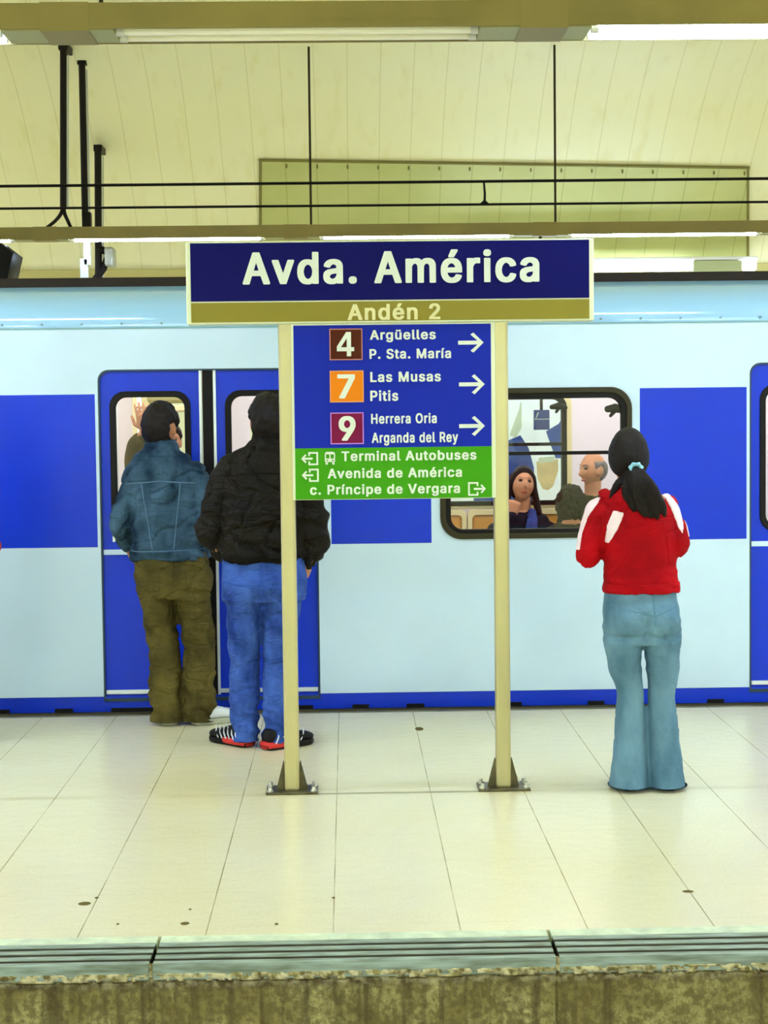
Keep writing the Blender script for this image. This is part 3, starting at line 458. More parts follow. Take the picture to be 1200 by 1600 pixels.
# ================================================================== LIGHT TRUNKING
CASE = mat('trunking_paint', (142, 128, 64), .55, var=.1, var_scale=3)
CASEB = mat('trunking_underside', (158, 156, 104), .5)
JOINT = mat('trunking_sleeve', (136, 122, 62), .55)
TUBE = mat('fluorescent_tube', (197, 218, 255), .4, emit=TUBE_W)
OFFT = mat('dead_tube_reflector', (252, 248, 224), .4)
CAPM = mat('tube_end', (205, 205, 195), .5)
RODM = mat('hanger_rod', (52, 44, 22), .6, spec=.2)
def trunking(label, Yc, zb, depth, height, first, period, tube, ks, dark=(), rods=()):
    """a suspended run of fluorescent tubes; FIRST is the left end of tube 0"""
    t = thing('light_trunking', label, 'ceiling light', (0, Yc, zb))
    xa_, xb_ = first + (min(ks))*period - .3, first + (max(ks)+1)*period
    bm = bmesh.new(); d = depth/2
    box(bm, xa_, xb_, -d, d, .035, height, bev=.004)
    box(bm, xa_, xb_, -d, -d+.012, .012, .04); box(bm, xa_, xb_, d-.012, d, .004, .04)
    obj('housing', bm, CASE, t)
    for k in ks:
        x = first + k*period; gap = period-tube
        bm = bmesh.new(); box(bm, x-gap+.004, x-.004, -d+.014, d-.014, .006, .036, bev=.003)
        obj('gear_cover', bm, CASEB, t)
        bm = B(x-gap-.0+gap*.36, x-gap+gap*.78, -d-.002, d+.002, .002, height+.002)
        obj('joint_sleeve', bm, JOINT, t)
        bm = bmesh.new(); box(bm, x, x+tube, -d+.02, d-.02, .028, .036)
        obj('reflector', bm, OFFT, t)
        lampx = (.0,) if depth < .2 else (-.06, .06)
        for yy in lampx:
            bm = bmesh.new(); cyl(bm, (x+.02, yy, .012), (x+tube-.02, yy, .012), .016 if k not in dark else .014, 12)
            lt = obj('lamp_tube', bm, TUBE if k not in dark else OFFT, t, smooth=True)
            for e_ in (x, x+tube-.03): obj('tube_cap', cyl(bmesh.new(), (e_, yy, .012), (e_+.03, yy, .012), .0175, 12), CAPM, lt)
    for px in rods:
        x = px
        bm = bmesh.new(); zt = 0
        z_ = zb+height
        while z_ < 5.9 and vault_y(z_) > Yc and z_ < 4.6: z_ += .01
        cyl(bm, (x, 0, height-.01), (x, 0, (z_ if Yc > 12 else 5.7)-zb), .009, 8)
        obj('hanger_rod', bm, RODM, t)
    return t
# the run above the island platform
Y1 = 7.30; p1 = at(185, 60, Y1); z1 = at(600, 57, Y1).z
trunking('long khaki light trunking nearest the camera, hung right across the top of the photo', Y1, z1, .27, .115, p1.x, 1.925, at(745, 60, Y1).x-p1.x, range(-4, 5), dark=(0,), rods=(at(158, 3, Y1).x, at(880, 3, Y1).x+.1, at(158, 3, Y1).x-1.925))
# the run above the far platform
Y2 = 13.70; p2 = at(500, 372, Y2); z2 = at(600, 372.5, Y2).z
trunking('thin light trunking with glowing tubes hung behind the name board above the train', Y2, z2, .14, .105, p2.x, 1.92, at(801, 370, Y2).x-p2.x, range(-4, 4), rods=(at(484, 200, Y2).x, at(867, 200, Y2).x))
# the run above the camera's own platform, behind the view
trunking('light trunking over the opposite platform, outside the view', .6, 3.2, .27, .115, -.9, 1.92, 1.5, range(-4, 4), rods=(-1.1, .82))
trunking('light trunking along the near wall, outside the view', -1.5, 3.0, .14, .105, -.5, 1.92, 1.5, range(-4, 4), rods=(-.7, 1.22))

# lamp over the hoarding at the right
SOFTT = mat('hoarding_tube', (206, 224, 255), .4, emit=9.0)
lm = thing('hoarding_lamp', 'short white strip lamp above the train roof, right of the name board', 'wall lamp', at(960, 418, 15.3))
o0 = at(960, 418, 15.3)
def relx(px, Y): return at(px, 418, Y).x - o0.x
obj('lamp_housing', B(relx(690, 15.3), relx(1184, 15.3), -.02, .14, .055, .085, bev=.006), mat('white_lamp_case', (240, 240, 232), .4), lm)
obj('lamp_tube', limb(bmesh.new(), [(relx(700, 15.3), 0, 0), (relx(1077, 15.3), 0, 0)], .036), SOFTT, lm, smooth=True)
obj('gear_cover', B(relx(1082, 15.3), relx(1158, 15.3), -.03, .06, -.04, .05, bev=.004), mat('lamp_gear_plate', (186, 194, 140), .5), lm)
obj('end_lamp', B(relx(1162, 15.3), relx(1181, 15.3), -.03, .06, -.035, .045, bev=.01), SOFTT, lm)
for px in (760, 960, 1120): obj('bracket', B(relx(px, 15.3)-.02, relx(px, 15.3)+.02, .1, .5, .06, .08), CASEB, lm)

# ================================================================== OVERHEAD WIRES
BLK = mat('black_cable', (14, 11, 8), .6, spec=.15)
YW = 10.87
def wire(label, pxs, r):
    a, b = at(0, pxs[0], YW), at(1200, pxs[1], YW); zc = (a.z+b.z)/2; slope = (b.z-a.z)/(b.x-a.x)
    bm = bmesh.new(); limb(bm, [(XL, YW, zc+slope*(XL-(a.x+b.x)/2)), (XR, YW, zc+slope*(XR-(a.x+b.x)/2))], r, n=8)
    return tag(obj('overhead_wire', bm, BLK, smooth=True), label, 'wire', 'overhead wires above the train')
wire('upper of the two black overhead wires running above the train', (291, 279), .0088)
wire('lower of the two black overhead wires running above the train', (326, 315.5), .0075)
dr = thing('wire_dropper', 'short black dropper joining the two overhead wires, above the right of the name board', 'wire clamp', at(757, 318, YW))
bm = bmesh.new(); limb(bm, [(0, 0, 0), (.003, 0, .06), (-.003, 0, .135)], [.008, .0075, .006], n=8); obj('rod', bm, BLK, dr, smooth=True)
bm = bmesh.new(); limb(bm, [(-.018, 0, -.002), (0, 0, .012), (.018, 0, -.002)], [.009, .012, .009], n=8); obj('clamp', bm, BLK, dr, smooth=True)

# cable conduits dropping from the vault at the left
PIPE = mat('dark_conduit', (24, 18, 10), .5, var=.2, spec=.2)
SILV = mat('connector_and_highlight', (196, 204, 196), .35, metal=.4)  # pale metal of the connector, also colours the conduits' modelled highlights
def conduit(label, px, top, bot, Y, wpx, lean=0, cap=14, split=None):
    s = F/Y
    t = thing('cable_conduit', label, 'cable conduit', at(px+lean, bot, Y))
    o = at(px+lean, bot, Y); a = at(px, top, Y) - o; r = wpx/2/s
    obj('tube', limb(bmesh.new(), [a, (0, 0, 0)], (r), n=10), PIPE, t, smooth=True)
    bm = bmesh.new(); k = cap/2/s
    box(bm, a.x-k, a.x+k, a.y-k*.6, a.y+.22, a.z-.02, a.z+.035, bev=.006); obj('wall_bracket', bm, PIPE, t)
    bm = bmesh.new(); limb(bm, [a + Vector((r*1.3, r*.4, -.06)), (r*1.3, r*.4, .0)], .006, n=8); obj('highlight_strip', bm, SILV, t, smooth=True)  # pale strip added to stand for the highlight down the tube's right side
    return t, o, s
tc_, o, s_ = conduit('leftmost of three black conduits on the vault, forking into two cables at its foot', 99, 74, 322, 13.50, 10.5, 0, 15)
for pts in (((0, 0, .01), (-.02, .02, -.05), (-.08, .1, -.10), (-.16, .17, -.145)), ((0, 0, .01), (.004, .02, -.05), (.015, .1, -.10), (.027, .17, -.145))):
    P_, R_ = smooth_path(pts, [.016, .015, .014, .013], 4); obj('cable', limb(bmesh.new(), P_, R_, n=8), PIPE, tc_, smooth=True)
tc_, o, s_ = conduit('middle of three black conduits on the vault, with a pale connector below', 128, 97, 338, 13.86, 10.5, 5, 14)
bm = bmesh.new(); box(bm, -.02, .05, -.05, .03, -.1, .03, bev=.01); obj('connector', bm, PIPE, tc_)
obj('tail_tube', limb(bmesh.new(), [(.01, 0, 0), (.012, 0, -.26)], .022, n=10), PIPE, tc_, smooth=True)
bm = bmesh.new(); box(bm, -.015, .035, -.03, .03, -.38, -.2, bev=.004); box(bm, -.045, .015, -.03, .03, -.5, -.33, bev=.004); obj('pale_connector', bm, SILV, tc_)
tc_, o, s_ = conduit('shortest of three black conduits on the vault, carrying a small camera above the train roof', 153, 233, 440, 14.55, 11, 1, 13)
bm = bmesh.new(); k = 1/s_
box(bm, 12*k, 26*k, -.1, .1, 22*k, 52*k, bev=.02); obj('camera_body', bm, mat('camera_grey', (176, 178, 160), .4, metal=.3), tc_)
bm = bmesh.new(); limb(bm, [(-6*k, 0, 2*k), (8*k, 0, 20*k), (14*k, 0, 34*k)], .03, n=8); limb(bm, [(2*k, 0, 50*k), (14*k, 0, 46*k)], .03, n=8); obj('bracket', bm, PIPE, tc_, smooth=True)

# black monitor at the left edge
mo = thing('platform_monitor', 'black angular monitor case at the left edge above the train roof', 'monitor', at(4, 440, 13.2))
k = 13.2/F
prof = [(-70*k, 0), (15*k, 0), (25*k, 40*k), (2*k, 58*k), (-70*k, 66*k)]
plate('monitor_case', [prof], -.2, .4, mat('black_plastic', (10, 8, 6), .5, spec=.15), mo, bev=.006)
bm = bmesh.new(); limb(bm, [(-30*k, .1, 60*k), (-30*k, .45, 60*k+.14)], .025, n=8); obj('hanger_arm', bm, PIPE, mo, smooth=True)
# ================================================================== THE TRAIN
WHITE = mat('train_white_paint', (206, 230, 242), .22, var=.05, var_scale=1.5, coat=.3)
BLUE = mat('train_blue_paint', (8, 52, 196), .3, var=.05, var_scale=2, spec=.3)
COVE = mat('train_cove_paint', (150, 196, 222), .2, coat=1.0)
RUB = mat('black_rubber', (12, 9, 5), .5, spec=.2)
FRAME = mat('dark_window_frame', (48, 42, 14), .4, spec=.3)
FRAME2 = mat('inner_window_gasket', (16, 12, 5), .5, spec=.2)
ALU = mat('bare_aluminium', (222, 230, 228), .3, metal=.35)
INW = mat('cabin_wall', (236, 230, 240), .4)
INC = mat('cabin_cream', (228, 220, 168), .5)
CABIN = mat('cabin_lamp', (255, 252, 244), .4, emit=CABIN_W)
ORANGE = mat('tan_seat_back', (206, 150, 62), .45)
gl = bpy.data.materials.new('window_glass'); gl.use_nodes = True; nt = gl.node_tree
for n in list(nt.nodes): nt.nodes.remove(n)
out = nt.nodes.new('ShaderNodeOutputMaterial'); mx = nt.nodes.new('ShaderNodeMixShader'); tr = nt.nodes.new('ShaderNodeBsdfTransparent'); gs = nt.nodes.new('ShaderNodeBsdfGlossy')
fr = nt.nodes.new('ShaderNodeFresnel'); fr.inputs[0].default_value = 1.35; gs.inputs['Roughness'].default_value = .02
tr.inputs[0].default_value = (.96, .97, .95, 1)
nt.links.new(fr.outputs[0], mx.inputs[0]); nt.links.new(tr.outputs[0], mx.inputs[1]); nt.links.new(gs.outputs[0], mx.inputs[2]); nt.links.new(mx.outputs[0], out.inputs[0])
GLASS = gl

def X(px, Y=YT): return at(px, 800, Y).x
def Z(py, Y=YT): return at(600, py, Y).z
U = X(1)-X(0)                                   # one pixel at the train's side, metres
PER = 1025*U
XA, XB = X(-1090), X(2060)
tr_ = thing('train_car', 'white and blue metro train standing at the far side of the platform', 'train', (X(600), YT, 0))
ox = X(600)
def tp(o): o.location = (-ox, -YT, 0); return o      # parts are drawn in place, then hung on the train
doors = [X(327)+k*PER for k in (-1, 0, 1)]
wins = [X(838)+k*PER for k in (-1, 0, 1)]
zt, zb = Z(508), Z(1082)
dz0, dz1 = Z(1106), Z(573)
DW = 171*U                                       # half width of a door pair
WW = (152*U, Z(844), Z(608.5))                   # half width, bottom and top of a window frame
# side skin
holes = [rrect(c-DW, c+DW, zb-.01, dz1, (0, 0, 17*U, 17*U)) for c in doors]
holes = [[(x, max(z, zb+.001)) for x, z in h] for h in holes]
wh = [rrect(c-WW[0]+3*U, c+WW[0]-3*U, WW[1]+3*U, WW[2]-3*U, 30*U) for c in wins]
# the skin is cut open at the doors, so its outline steps around them
outline = [(XA, zb)]
for c in doors:
    outline += [(c-DW, zb)]
    r = 17*U
    outline += [(c-DW, dz1-r)] + [(c-DW+r-r*math.cos(a*PI/12), dz1-r+r*math.sin(a*PI/12)) for a in range(1, 6)] + [(c-DW+r, dz1)]
    outline += [(c+DW-r, dz1)] + [(c+DW-r+r*math.sin(a*PI/12), dz1-r+r*math.cos(a*PI/12)) for a in range(1, 6)] + [(c+DW, dz1-r)]
    outline += [(c+DW, zb)]
outline += [(XB, zb), (XB, zt), (XA, zt)]
tp(plate('side_panel', [outline] + wh, YT, .05, WHITE, tr_))
# blue livery panels either side of every window
for c in wins:
    for a, b in ((-166-158, -166), (164.5, 333.5)):
        tp(plate('livery_panel', [rect(c+a*U, c+b*U, Z(849), Z(611))], YT-.0015, .003, BLUE, tr_))
# skirt with its slots
sk = [rect(XA, XB, Z(1106), Z(1081.5))]
o = tp(plate('skirt', sk, YT+.004, .05, BLUE, tr_))
for px, w_ in ((-10, 34), (93, 28), (205, 75), (470, 30), (560, 26), (646, 28), (1118, 26), (1215, 30), (800, 26), (930, 26)):
    tp(obj('skirt_slot', B(X(px-w_/2), X(px+w_/2), YT-.004, YT+.02, Z(1106), Z(1100)), RUB, tr_))
# roof cove, gutter and roof
bm = bmesh.new(); prof = []
zc = Z(442, 9.98); z0_ = zt
for i in range(13):
    a = i/12
    prof.append((YT + .004 + .29*a**2.8, z0_ + (zc-z0_)*(a*.93+.07*math.sin(a*PI/2))))
rows = [[bm.verts.new((x, y, z)) for x in (XA, XB)] for y, z in prof]
for a, b in zip(rows, rows[1:]): bm.faces.new((a[0], a[1], b[1], b[0]))
tp(obj('roof_cove', bm, COVE, tr_, smooth=True))
tp(obj('seam_strip', B(XA, XB, YT-.004, YT+.02, zt-.006, zt+.004), mat('seam_grey', (120, 160, 160), .4), tr_))
RIV = mat('rivet_grey', (110, 140, 146), .4)
for i in range(-8, 28):
    x = X(10+62*i); tp(obj('rivet', cyl(bmesh.new(), (x, YT-.004, zt+.022), (x, YT+.012, zt+.022), .007, 8), RIV, tr_))
tp(obj('gutter', B(XA, XB, 9.97, 10.06, zc-.01, zc+.045, bev=.006), mat('gutter_dark', (38, 28, 14), .6, spec=.2), tr_))
bm = bmesh.new(); prof = [(10.03, zc+.03), (10.3, zc+.055), (10.87, zc+.08), (11.5, zc+.055), (11.8, zc+.02), (12.04, zt-.1)]
rows = [[bm.verts.new((x, y, z)) for x in (XA, XB)] for y, z in prof]
for a, b in zip(rows, rows[1:]): bm.faces.new((a[0], a[1], b[1], b[0]))
tp(obj('roof', bm, mat('roof_grey', (120, 118, 104), .7), tr_, smooth=True))

# doors: two sliding leaves each, with a window
def door_leaf(c, s):
    """S=-1 left leaf, +1 right leaf"""
    a, b = sorted((c+s*(DW-2.5*U), c+s*11*U))
    wx = sorted((c+s*DW-s*17*U, c+s*27*U))
    wz0, wz1 = Z(838), Z(607)
    r = 17*U
    lf = rrect(a, b, Z(1084), dz1-2.5*U, (0, 0, 0 if s < 0 else r, r if s < 0 else 0))
    o = tp(plate('door_leaf', [lf, rrect(wx[0]+3*U, wx[1]-3*U, wz0+3*U, wz1-3*U, 20*U)], YT+.018, .035, BLUE, tr_))
    def sub(q, l=None):
        q.parent = o; q.location = (0, 0, 0)
        if l: q['label'] = l
        return q
    sub(plate('window_seal', [rrect(wx[0], wx[1], wz0, wz1, 24*U), rrect(wx[0]+9.5*U, wx[1]-9.5*U, wz0+9.5*U, wz1-9.5*U, 17*U)], YT+.008, .045, FRAME2, None, bev=.004))
    sub(plate('pane', [rrect(wx[0]+6*U, wx[1]-6*U, wz0+6*U, wz1-6*U, 18*U)], YT+.03, .006, GLASS), 'clear window pane')
    sub(obj('white_strip', B(a+.004, b-.004, YT+.010, YT+.02, Z(861.5), Z(853.5)), WHITE), 'white strip across the middle')
    sub(obj('kick_strip', B(a+.004, b-.004, YT+.006, YT+.02, Z(1079), Z(1072.5), bev=.002), ALU), 'bright strip along the foot')
    e = c+s*9.2*U
    sub(obj('edge_strip', B(min(e, e+s*4*U), max(e, e+s*4*U), YT+.006, YT+.05, Z(1084), dz1-2.5*U), ALU), 'white edging beside the centre seal')
    return o
for c in doors:
    for s in (-1, 1): door_leaf(c, s)
    tp(obj('door_seal', B(c-9.2*U+.004, c+9.2*U-.004, YT+.014, YT+.05, Z(1084), dz1-2.5*U), RUB, tr_))
    r0_ = rrect(c-DW, c+DW, Z(1090), dz1, (0, 0, 17*U, 17*U)); r1_ = rrect(c-DW+2.5*U, c+DW-2.5*U, Z(1085), dz1-2.5*U, (0, 0, 15*U, 15*U))
    tp(plate('door_surround', [r0_, r1_], YT-.001, .05, mat('door_gap', (30, 60, 70), .5), tr_))
    tp(obj('door_sill', B(c-DW, c+DW, YT+.012, YT+.06, Z(1092), Z(1082)), BLUE, tr_))

# passenger windows
def window(c):
    a, b, z0, z1 = c-WW[0], c+WW[0], WW[1], WW[2]
    o = tp(plate('window_frame', [rrect(a, b, z0, z1, 34*U, 8), rrect(a+9*U, b-9*U, z0+9*U, z1-9*U, 27*U, 8)], YT-.014, .07, FRAME, tr_, bev=.006))
    def sub(q, l=None):
        q.parent = o; q.location = (0, 0, 0)
        if l: q['label'] = l
        return q
    sub(plate('gasket', [rrect(a+7*U, b-7*U, z0+7*U, z1-7*U, 27*U, 8), rrect(a+17*U, b-17*U, z0+15*U, z1-17*U, 20*U, 8)], YT-.004, .05, FRAME2, None, bev=.003))
    sub(plate('pane', [rrect(a+12*U, b-12*U, z0+10*U, z1-12*U, 22*U, 8)], YT+.02, .006, GLASS), 'clear window pane')
    sub(obj('hopper_rail', B(a+14*U, b-14*U, YT+.012, YT+.05, Z(714), Z(708.5)), FRAME2), 'thin dark rail across the window')
    bm = bmesh.new()
    zz = Z(645); xx = b-15*U
    limb(bm, [(xx+.02, YT+.06, zz), (xx-.03, YT+.075, zz+.012), (xx-.075, YT+.075, zz+.006)], [(.02, .02), (.026, .018), (.018, .014)], n=10)
    limb(bm, [(xx-.03, YT+.07, zz), (xx-.055, YT+.075, zz-.032)], [.015, .009], n=8)
    sub(obj('latch', bm, RUB, None, smooth=True), 'black latch at the upper right corner')
    return o
for c in wins: window(c)

# cabin
YB = 12.0
tp(obj('cabin_floor', B(XA, XB, YT+.06, YB, -.02, .05), mat('cabin_lino', (120, 118, 112), .5), tr_))
tp(obj('cabin_ceiling', B(XA, XB, YT+.06, YB, 2.04, 2.09), INW, tr_))
U2 = U*YB/YT
def X2(px): return at(px, 700, YB).x
fw = [X2(730)+k*PER for k in (-1, 0, 1)]
fd = [c for c in doors]
hz0, hz1 = Z(790, YB), Z(622, YB)
hole = [rrect(c-154*U2, c+155*U2, hz0, hz1, .075) for c in fw]
dh = []
for c in fd:
    dh += [rrect(c-150*U, c-30*U, hz0, hz1, .07), rrect(c+30*U, c+150*U, hz0, hz1, .07)]
tp(plate('cabin_far_wall', [rect(XA, XB, .05, 2.06)] + hole + dh, YB, .05, INW, tr_))
bm = None
for c in fw:
    a, b = c-154*U2, c+155*U2
    o = tp(plate('far_window_frame', [rrect(a-2*U2, b+2*U2, hz0-2*U2, hz1+2*U2, .08), rrect(a+6*U2, b-6*U2, hz0+5*U2, hz1-5*U2, .06)], YB-.02, .07, FRAME2, tr_))
    q = obj('rail', B(a+.01, b-.01, YB-.015, YB+.03, Z(699.5, YB), Z(694.5, YB)), FRAME2, o)
    q = plate('pane', [rrect(a+3*U2, b-3*U2, hz0+2*U2, hz1-2*U2, .06)], YB+.01, .006, GLASS, o)
    q = plate('trim_ring', [rrect(a-9*U2, b+10*U2, hz0-6*U2, hz1+8*U2, .09), rrect(a-2*U2, b+2*U2, hz0-2*U2, hz1+2*U2, .08)], YB-.008, .03, INC, o)
    bm = bmesh.new(); zz = Z(640, YB); xx = b-4*U2
    limb(bm, [(xx+.01, YB-.03, zz), (xx-.03, YB-.045, zz+.012), (xx-.08, YB-.045, zz+.004)], [.02, .025, .016], n=10); limb(bm, [(xx-.03, YB-.04, zz), (xx-.05, YB-.05, zz-.03)], [.014, .009], n=8)
    q = obj('latch', bm, RUB, o, smooth=True)
# lining of the near wall
tp(plate('cabin_near_wall', [rect(doors[0]+DW+.03, doors[1]-DW-.03, .05, 2.06), rrect(wins[0]-WW[0]+12*U, wins[0]+WW[0]-12*U, WW[1]+12*U, WW[2]-12*U, .08)], YT+.055, .02, INW, tr_))
tp(plate('cabin_near_wall', [rect(doors[1]+DW+.03, doors[2]-DW-.03, .05, 2.06), rrect(wins[1]-WW[0]+12*U, wins[1]+WW[0]-12*U, WW[1]+12*U, WW[2]-12*U, .08)], YT+.055, .02, INW, tr_))
for yy in (10.35, 11.4):
    tp(obj('cabin_lamp', B(XA+.2, XB-.2, yy-.06, yy+.06, 1.99, 2.035, bev=.01), CABIN, tr_))
# benches along both walls, tan backs with cream frames
for c0, c1 in ((doors[0]+DW+.08, doors[1]-DW-.08), (doors[1]+DW+.08, doors[2]-DW-.08)):
    for yb, s in ((YB-.02, -1), (YT+.09, 1)):
        n = 5; wd = (c1-c0)/n
        for i in range(n):
            a = c0+i*wd
            y0, y1 = sorted((yb, yb+s*.44)); sy0, sy1 = sorted((yb, yb+s*.05))
            topz = Z(797, YB) if s < 0 else .92
            q = tp(obj('seat', B(a+.01, a+wd-.01, y0, y1, .40, .46, bev=.02), ORANGE, tr_))
            k_ = obj('seat_back', B(a+.035, a+wd-.035, *sorted((yb+s*.02, yb+s*.075)), .46, topz-.035, bev=.02), ORANGE, q)
            k_ = plate('seat_surround', [rrect(a+.004, a+wd-.004, .44, topz, .04), rrect(a+.035, a+wd-.035, .47, topz-.035, .03)], min(yb+s*.01, yb+s*.085), .075, INC, q)
            k_ = obj('seat_base', B(a+.02, a+wd-.02, *sorted((yb+s*.02, yb+s*.30)), .05, .40), INC, q)
# poles and screens by the doors
for c in doors:
    for s in (-1, 1):
        x = c + s*(DW-.02)
        for yy in (YT+.55, YB-.55):
            tp(obj('grab_pole', cyl(bmesh.new(), (x, yy, .05), (x, yy, 2.05), .016, 12), ALU, tr_, smooth=True))
tp(obj('cabin_pillar', B(X(213, 11.9), X(248, 11.9), 11.75, 11.98, .05, 2.04, bev=.03), INC, tr_))
tp(obj('door_header', B(X(238, 11.8), X(330, 11.8), 11.6, 11.98, Z(626, 11.8), 2.04, bev=.02), mat('header_olive', (150, 144, 90), .5), tr_))
tp(obj('door_header_sill', B(X(238, 11.8), X(330, 11.8), 11.59, 11.98, Z(640, 11.8), Z(629, 11.8), bev=.01), INC, tr_))

# hoarding on the far wall, seen through the train's windows
Yh = 15.7
hx0, hx1 = at(560, 700, Yh).x, at(1184, 700, Yh).x; hzt, hzb = 2.62, .55
hd = thing('wall_hoarding', 'large blue and white hoarding on the far wall, seen through the train window', 'hoarding', ((hx0+hx1)/2, Yh, hzb))
cxh = (hx0+hx1)/2
obj('sheet', B(hx0-cxh, hx1-cxh, 0, .03, 0, hzt-hzb), mat('hoarding_white', (246, 250, 248), .5), hd)
HB = mat('hoarding_blue', (34, 84, 160), .5, var=.4, var_scale=2.5, col2=(20, 44, 118)); HG = mat('hoarding_grey', (196, 206, 176), .5); HS = mat('hoarding_tan', (226, 200, 140), .5, var=.15, var_scale=6)
def hp(px, py): p = at(px, py, Yh); return (p.x-cxh, p.z-hzb)
def shape(name, pts, m, y=-.003):
    plate(name, [[hp(*p) for p in pts]], y, .004, m, hd)
shape('blue_shape', [(740, 712), (790, 690), (813, 680), (826, 700), (834, 730), (836, 800), (740, 800)], HB)
shape('blue_shape', [(853, 674), (873, 662), (880, 650), (892, 650), (892, 716), (868, 716)], HB)
shape('grey_shape', [(796, 680), (811, 640), (813, 628), (815, 628), (815, 668), (806, 684)], HG)
shape('grey_shape', [(842, 628), (845, 628), (848, 644), (845, 644)], HG)
shape('tan_shape', [(838, 722), (850, 716), (872, 718), (872, 736), (864, 760), (856, 766), (848, 764), (840, 748)], HS)
shape('grey_shape', [(842, 715), (866, 713), (868, 720), (842, 724)], HG, -.006)
plate('border', [rect(hx0-cxh-.05, hx1-cxh+.05, -.05, hzt-hzb+.05), rect(hx0-cxh, hx1-cxh, 0, hzt-hzb)], -.02, .06, CASEB, hd)
# small blue platform-number sign beyond the train
Ys = 13.70
c = at(846, 656, Ys); k = Ys/F
ns = thing('number_sign', 'small square blue sign hanging beyond the train, seen through its window', 'hanging sign', c)
SB = mat('small_sign_blue', (32, 62, 150), .4)
plate('sign_board', [rect(-12*k, 12*k, -15.5*k, 15.5*k)], -.03, .06, SB, ns)
plate('white_line', [rect(-12*k, 12*k, .5*k, 1.8*k)], -.033, .004, WHITE, ns)
plate('white_stroke', [[(-10*k, 3*k), (-8.5*k, 2.6*k), (-4.5*k, 11*k), (-6.5*k, 12*k)]], -.033, .004, WHITE, ns)
obj('hanger', cyl(bmesh.new(), (0, 0, 15*k), (0, 0, z2+.002-c.z), .012, 8), RODM, ns, smooth=True)
# ================================================================== THE STATION SIGN
YS = 7.52
NAVY = mat('sign_navy', (8, 8, 92), .6, spec=.12); GOLD = mat('sign_gold', (142, 130, 38), .5, spec=.25); SBLUE = mat('sign_blue', (20, 40, 170), .6, spec=.15)
GREEN = mat('sign_green', (66, 156, 10), .6, spec=.15); LET = mat('sign_white', (226, 232, 216), .4); SFR = mat('sign_frame', (224, 228, 190), .35, metal=.15)
STEEL = mat('post_steel', (206, 196, 140), .3, metal=.35, var=.12, var_scale=3, stretch=(1, 1, .3)); BASE = mat('base_steel', (104, 96, 62), .38, metal=.6, var=.3, var_scale=20)
BOLT = mat('bolt_steel', (215, 215, 200), .3, metal=.7)
sc = at(609, 1243, YS); sx0 = sc.x
sg = thing('platform_sign', 'two-post platform sign with a navy name board above a blue and green direction board', 'station sign', (sx0, YS, 0))
def sx(px, py=600): return at(px, py, YS).x - sx0
def sz(px, py): return at(px, py, YS).z
# name board
x0, x1 = sx(290.5, 440), sx(928, 440); zt_, zb_ = sz(609, 375), sz(609, 504.5)
nb = obj('name_board', B(x0, x1, .0, .085, zb_, zt_, bev=.006), SFR, sg)
bx0, bx1 = sx(298, 440), sx(920.5, 440); zm = sz(609, 469.5); zg = sz(609, 501)
obj('navy_panel', B(bx0, bx1, -.004, .01, zm+.003, sz(609, 377.5)), NAVY, nb)['label'] = 'navy upper panel'
obj('gold_band', B(bx0, bx1, -.004, .01, zg, zm-.003), GOLD, nb)['label'] = 'gold lower band'
lettering('lettering', 'Avda. América', sx(379, 420), sx(842.5, 420), sz(610, 442.5), 49.4*YS/F, -.004, LET, nb)
lettering('lettering', 'Andén 2', sx(543, 490), sx(688, 490), sz(615, 499.6), 24.6*YS/F, -.004, mat('cream_lettering', (226, 218, 158), .4), nb)
# direction board
x0, x1 = sx(455.5, 640), sx(775, 640); zt_, zb_ = sz(615, 503.5), sz(615, 780)
db = obj('direction_board', B(x0, x1, .012, .06, zb_, zt_, bev=.004), SFR, sg)
bx0, bx1 = sx(460, 640), sx(768, 640); zm = sz(615, 699)
obj('blue_panel', B(bx0, bx1, .008, .02, zm, sz(615, 507)), SBLUE, db)['label'] = 'blue upper panel'
obj('green_panel', B(bx0, bx1, .008, .02, sz(615, 779), zm), GREEN, db)['label'] = 'green lower panel'
YB_ = .008
LINES = (('4', (514.4, 566, 513.4, 562.6), (526, 553, 519, 556.6), (84, 34, 14), (190, 120, 110)),
         ('7', (515, 568, 579, 628.6), (527, 554.6, 585, 622.6), (238, 134, 18), (226, 150, 100)),
         ('9', (516, 568, 644.5, 694), (529, 555.5, 650.5, 688.6), (126, 22, 66), (200, 130, 230)))
for ch, (a, b, t, bt), (la, lb, lt, lbt), colr, rim in LINES:
    mx_ = (a+b)/2
    q = obj('line_tile', B(sx(a, t), sx(b, t), YB_-.003, YB_+.004, sz(mx_, bt), sz(mx_, t)), mat('tile_'+ch, colr, .6, spec=.12), db)
    q['label'] = {'4': 'brown tile with number 4', '7': 'orange tile with number 7', '9': 'plum tile with number 9'}[ch]
    w_ = 1.6*YS/F
    plate('tile_rim', [rect(sx(a, t), sx(b, t), sz(mx_, bt), sz(mx_, t)), rect(sx(a, t)+w_, sx(b, t)-w_, sz(mx_, bt)+w_, sz(mx_, t)-w_)], YB_-.0045, .003, mat('rim_'+ch, rim, .4), q)
    lettering('numeral', ch, sx(la, lt), sx(lb, lt), sz(mx_, lbt), (lbt-lt)*YS/F, YB_-.003, LET, q)
PX_ = YS/F
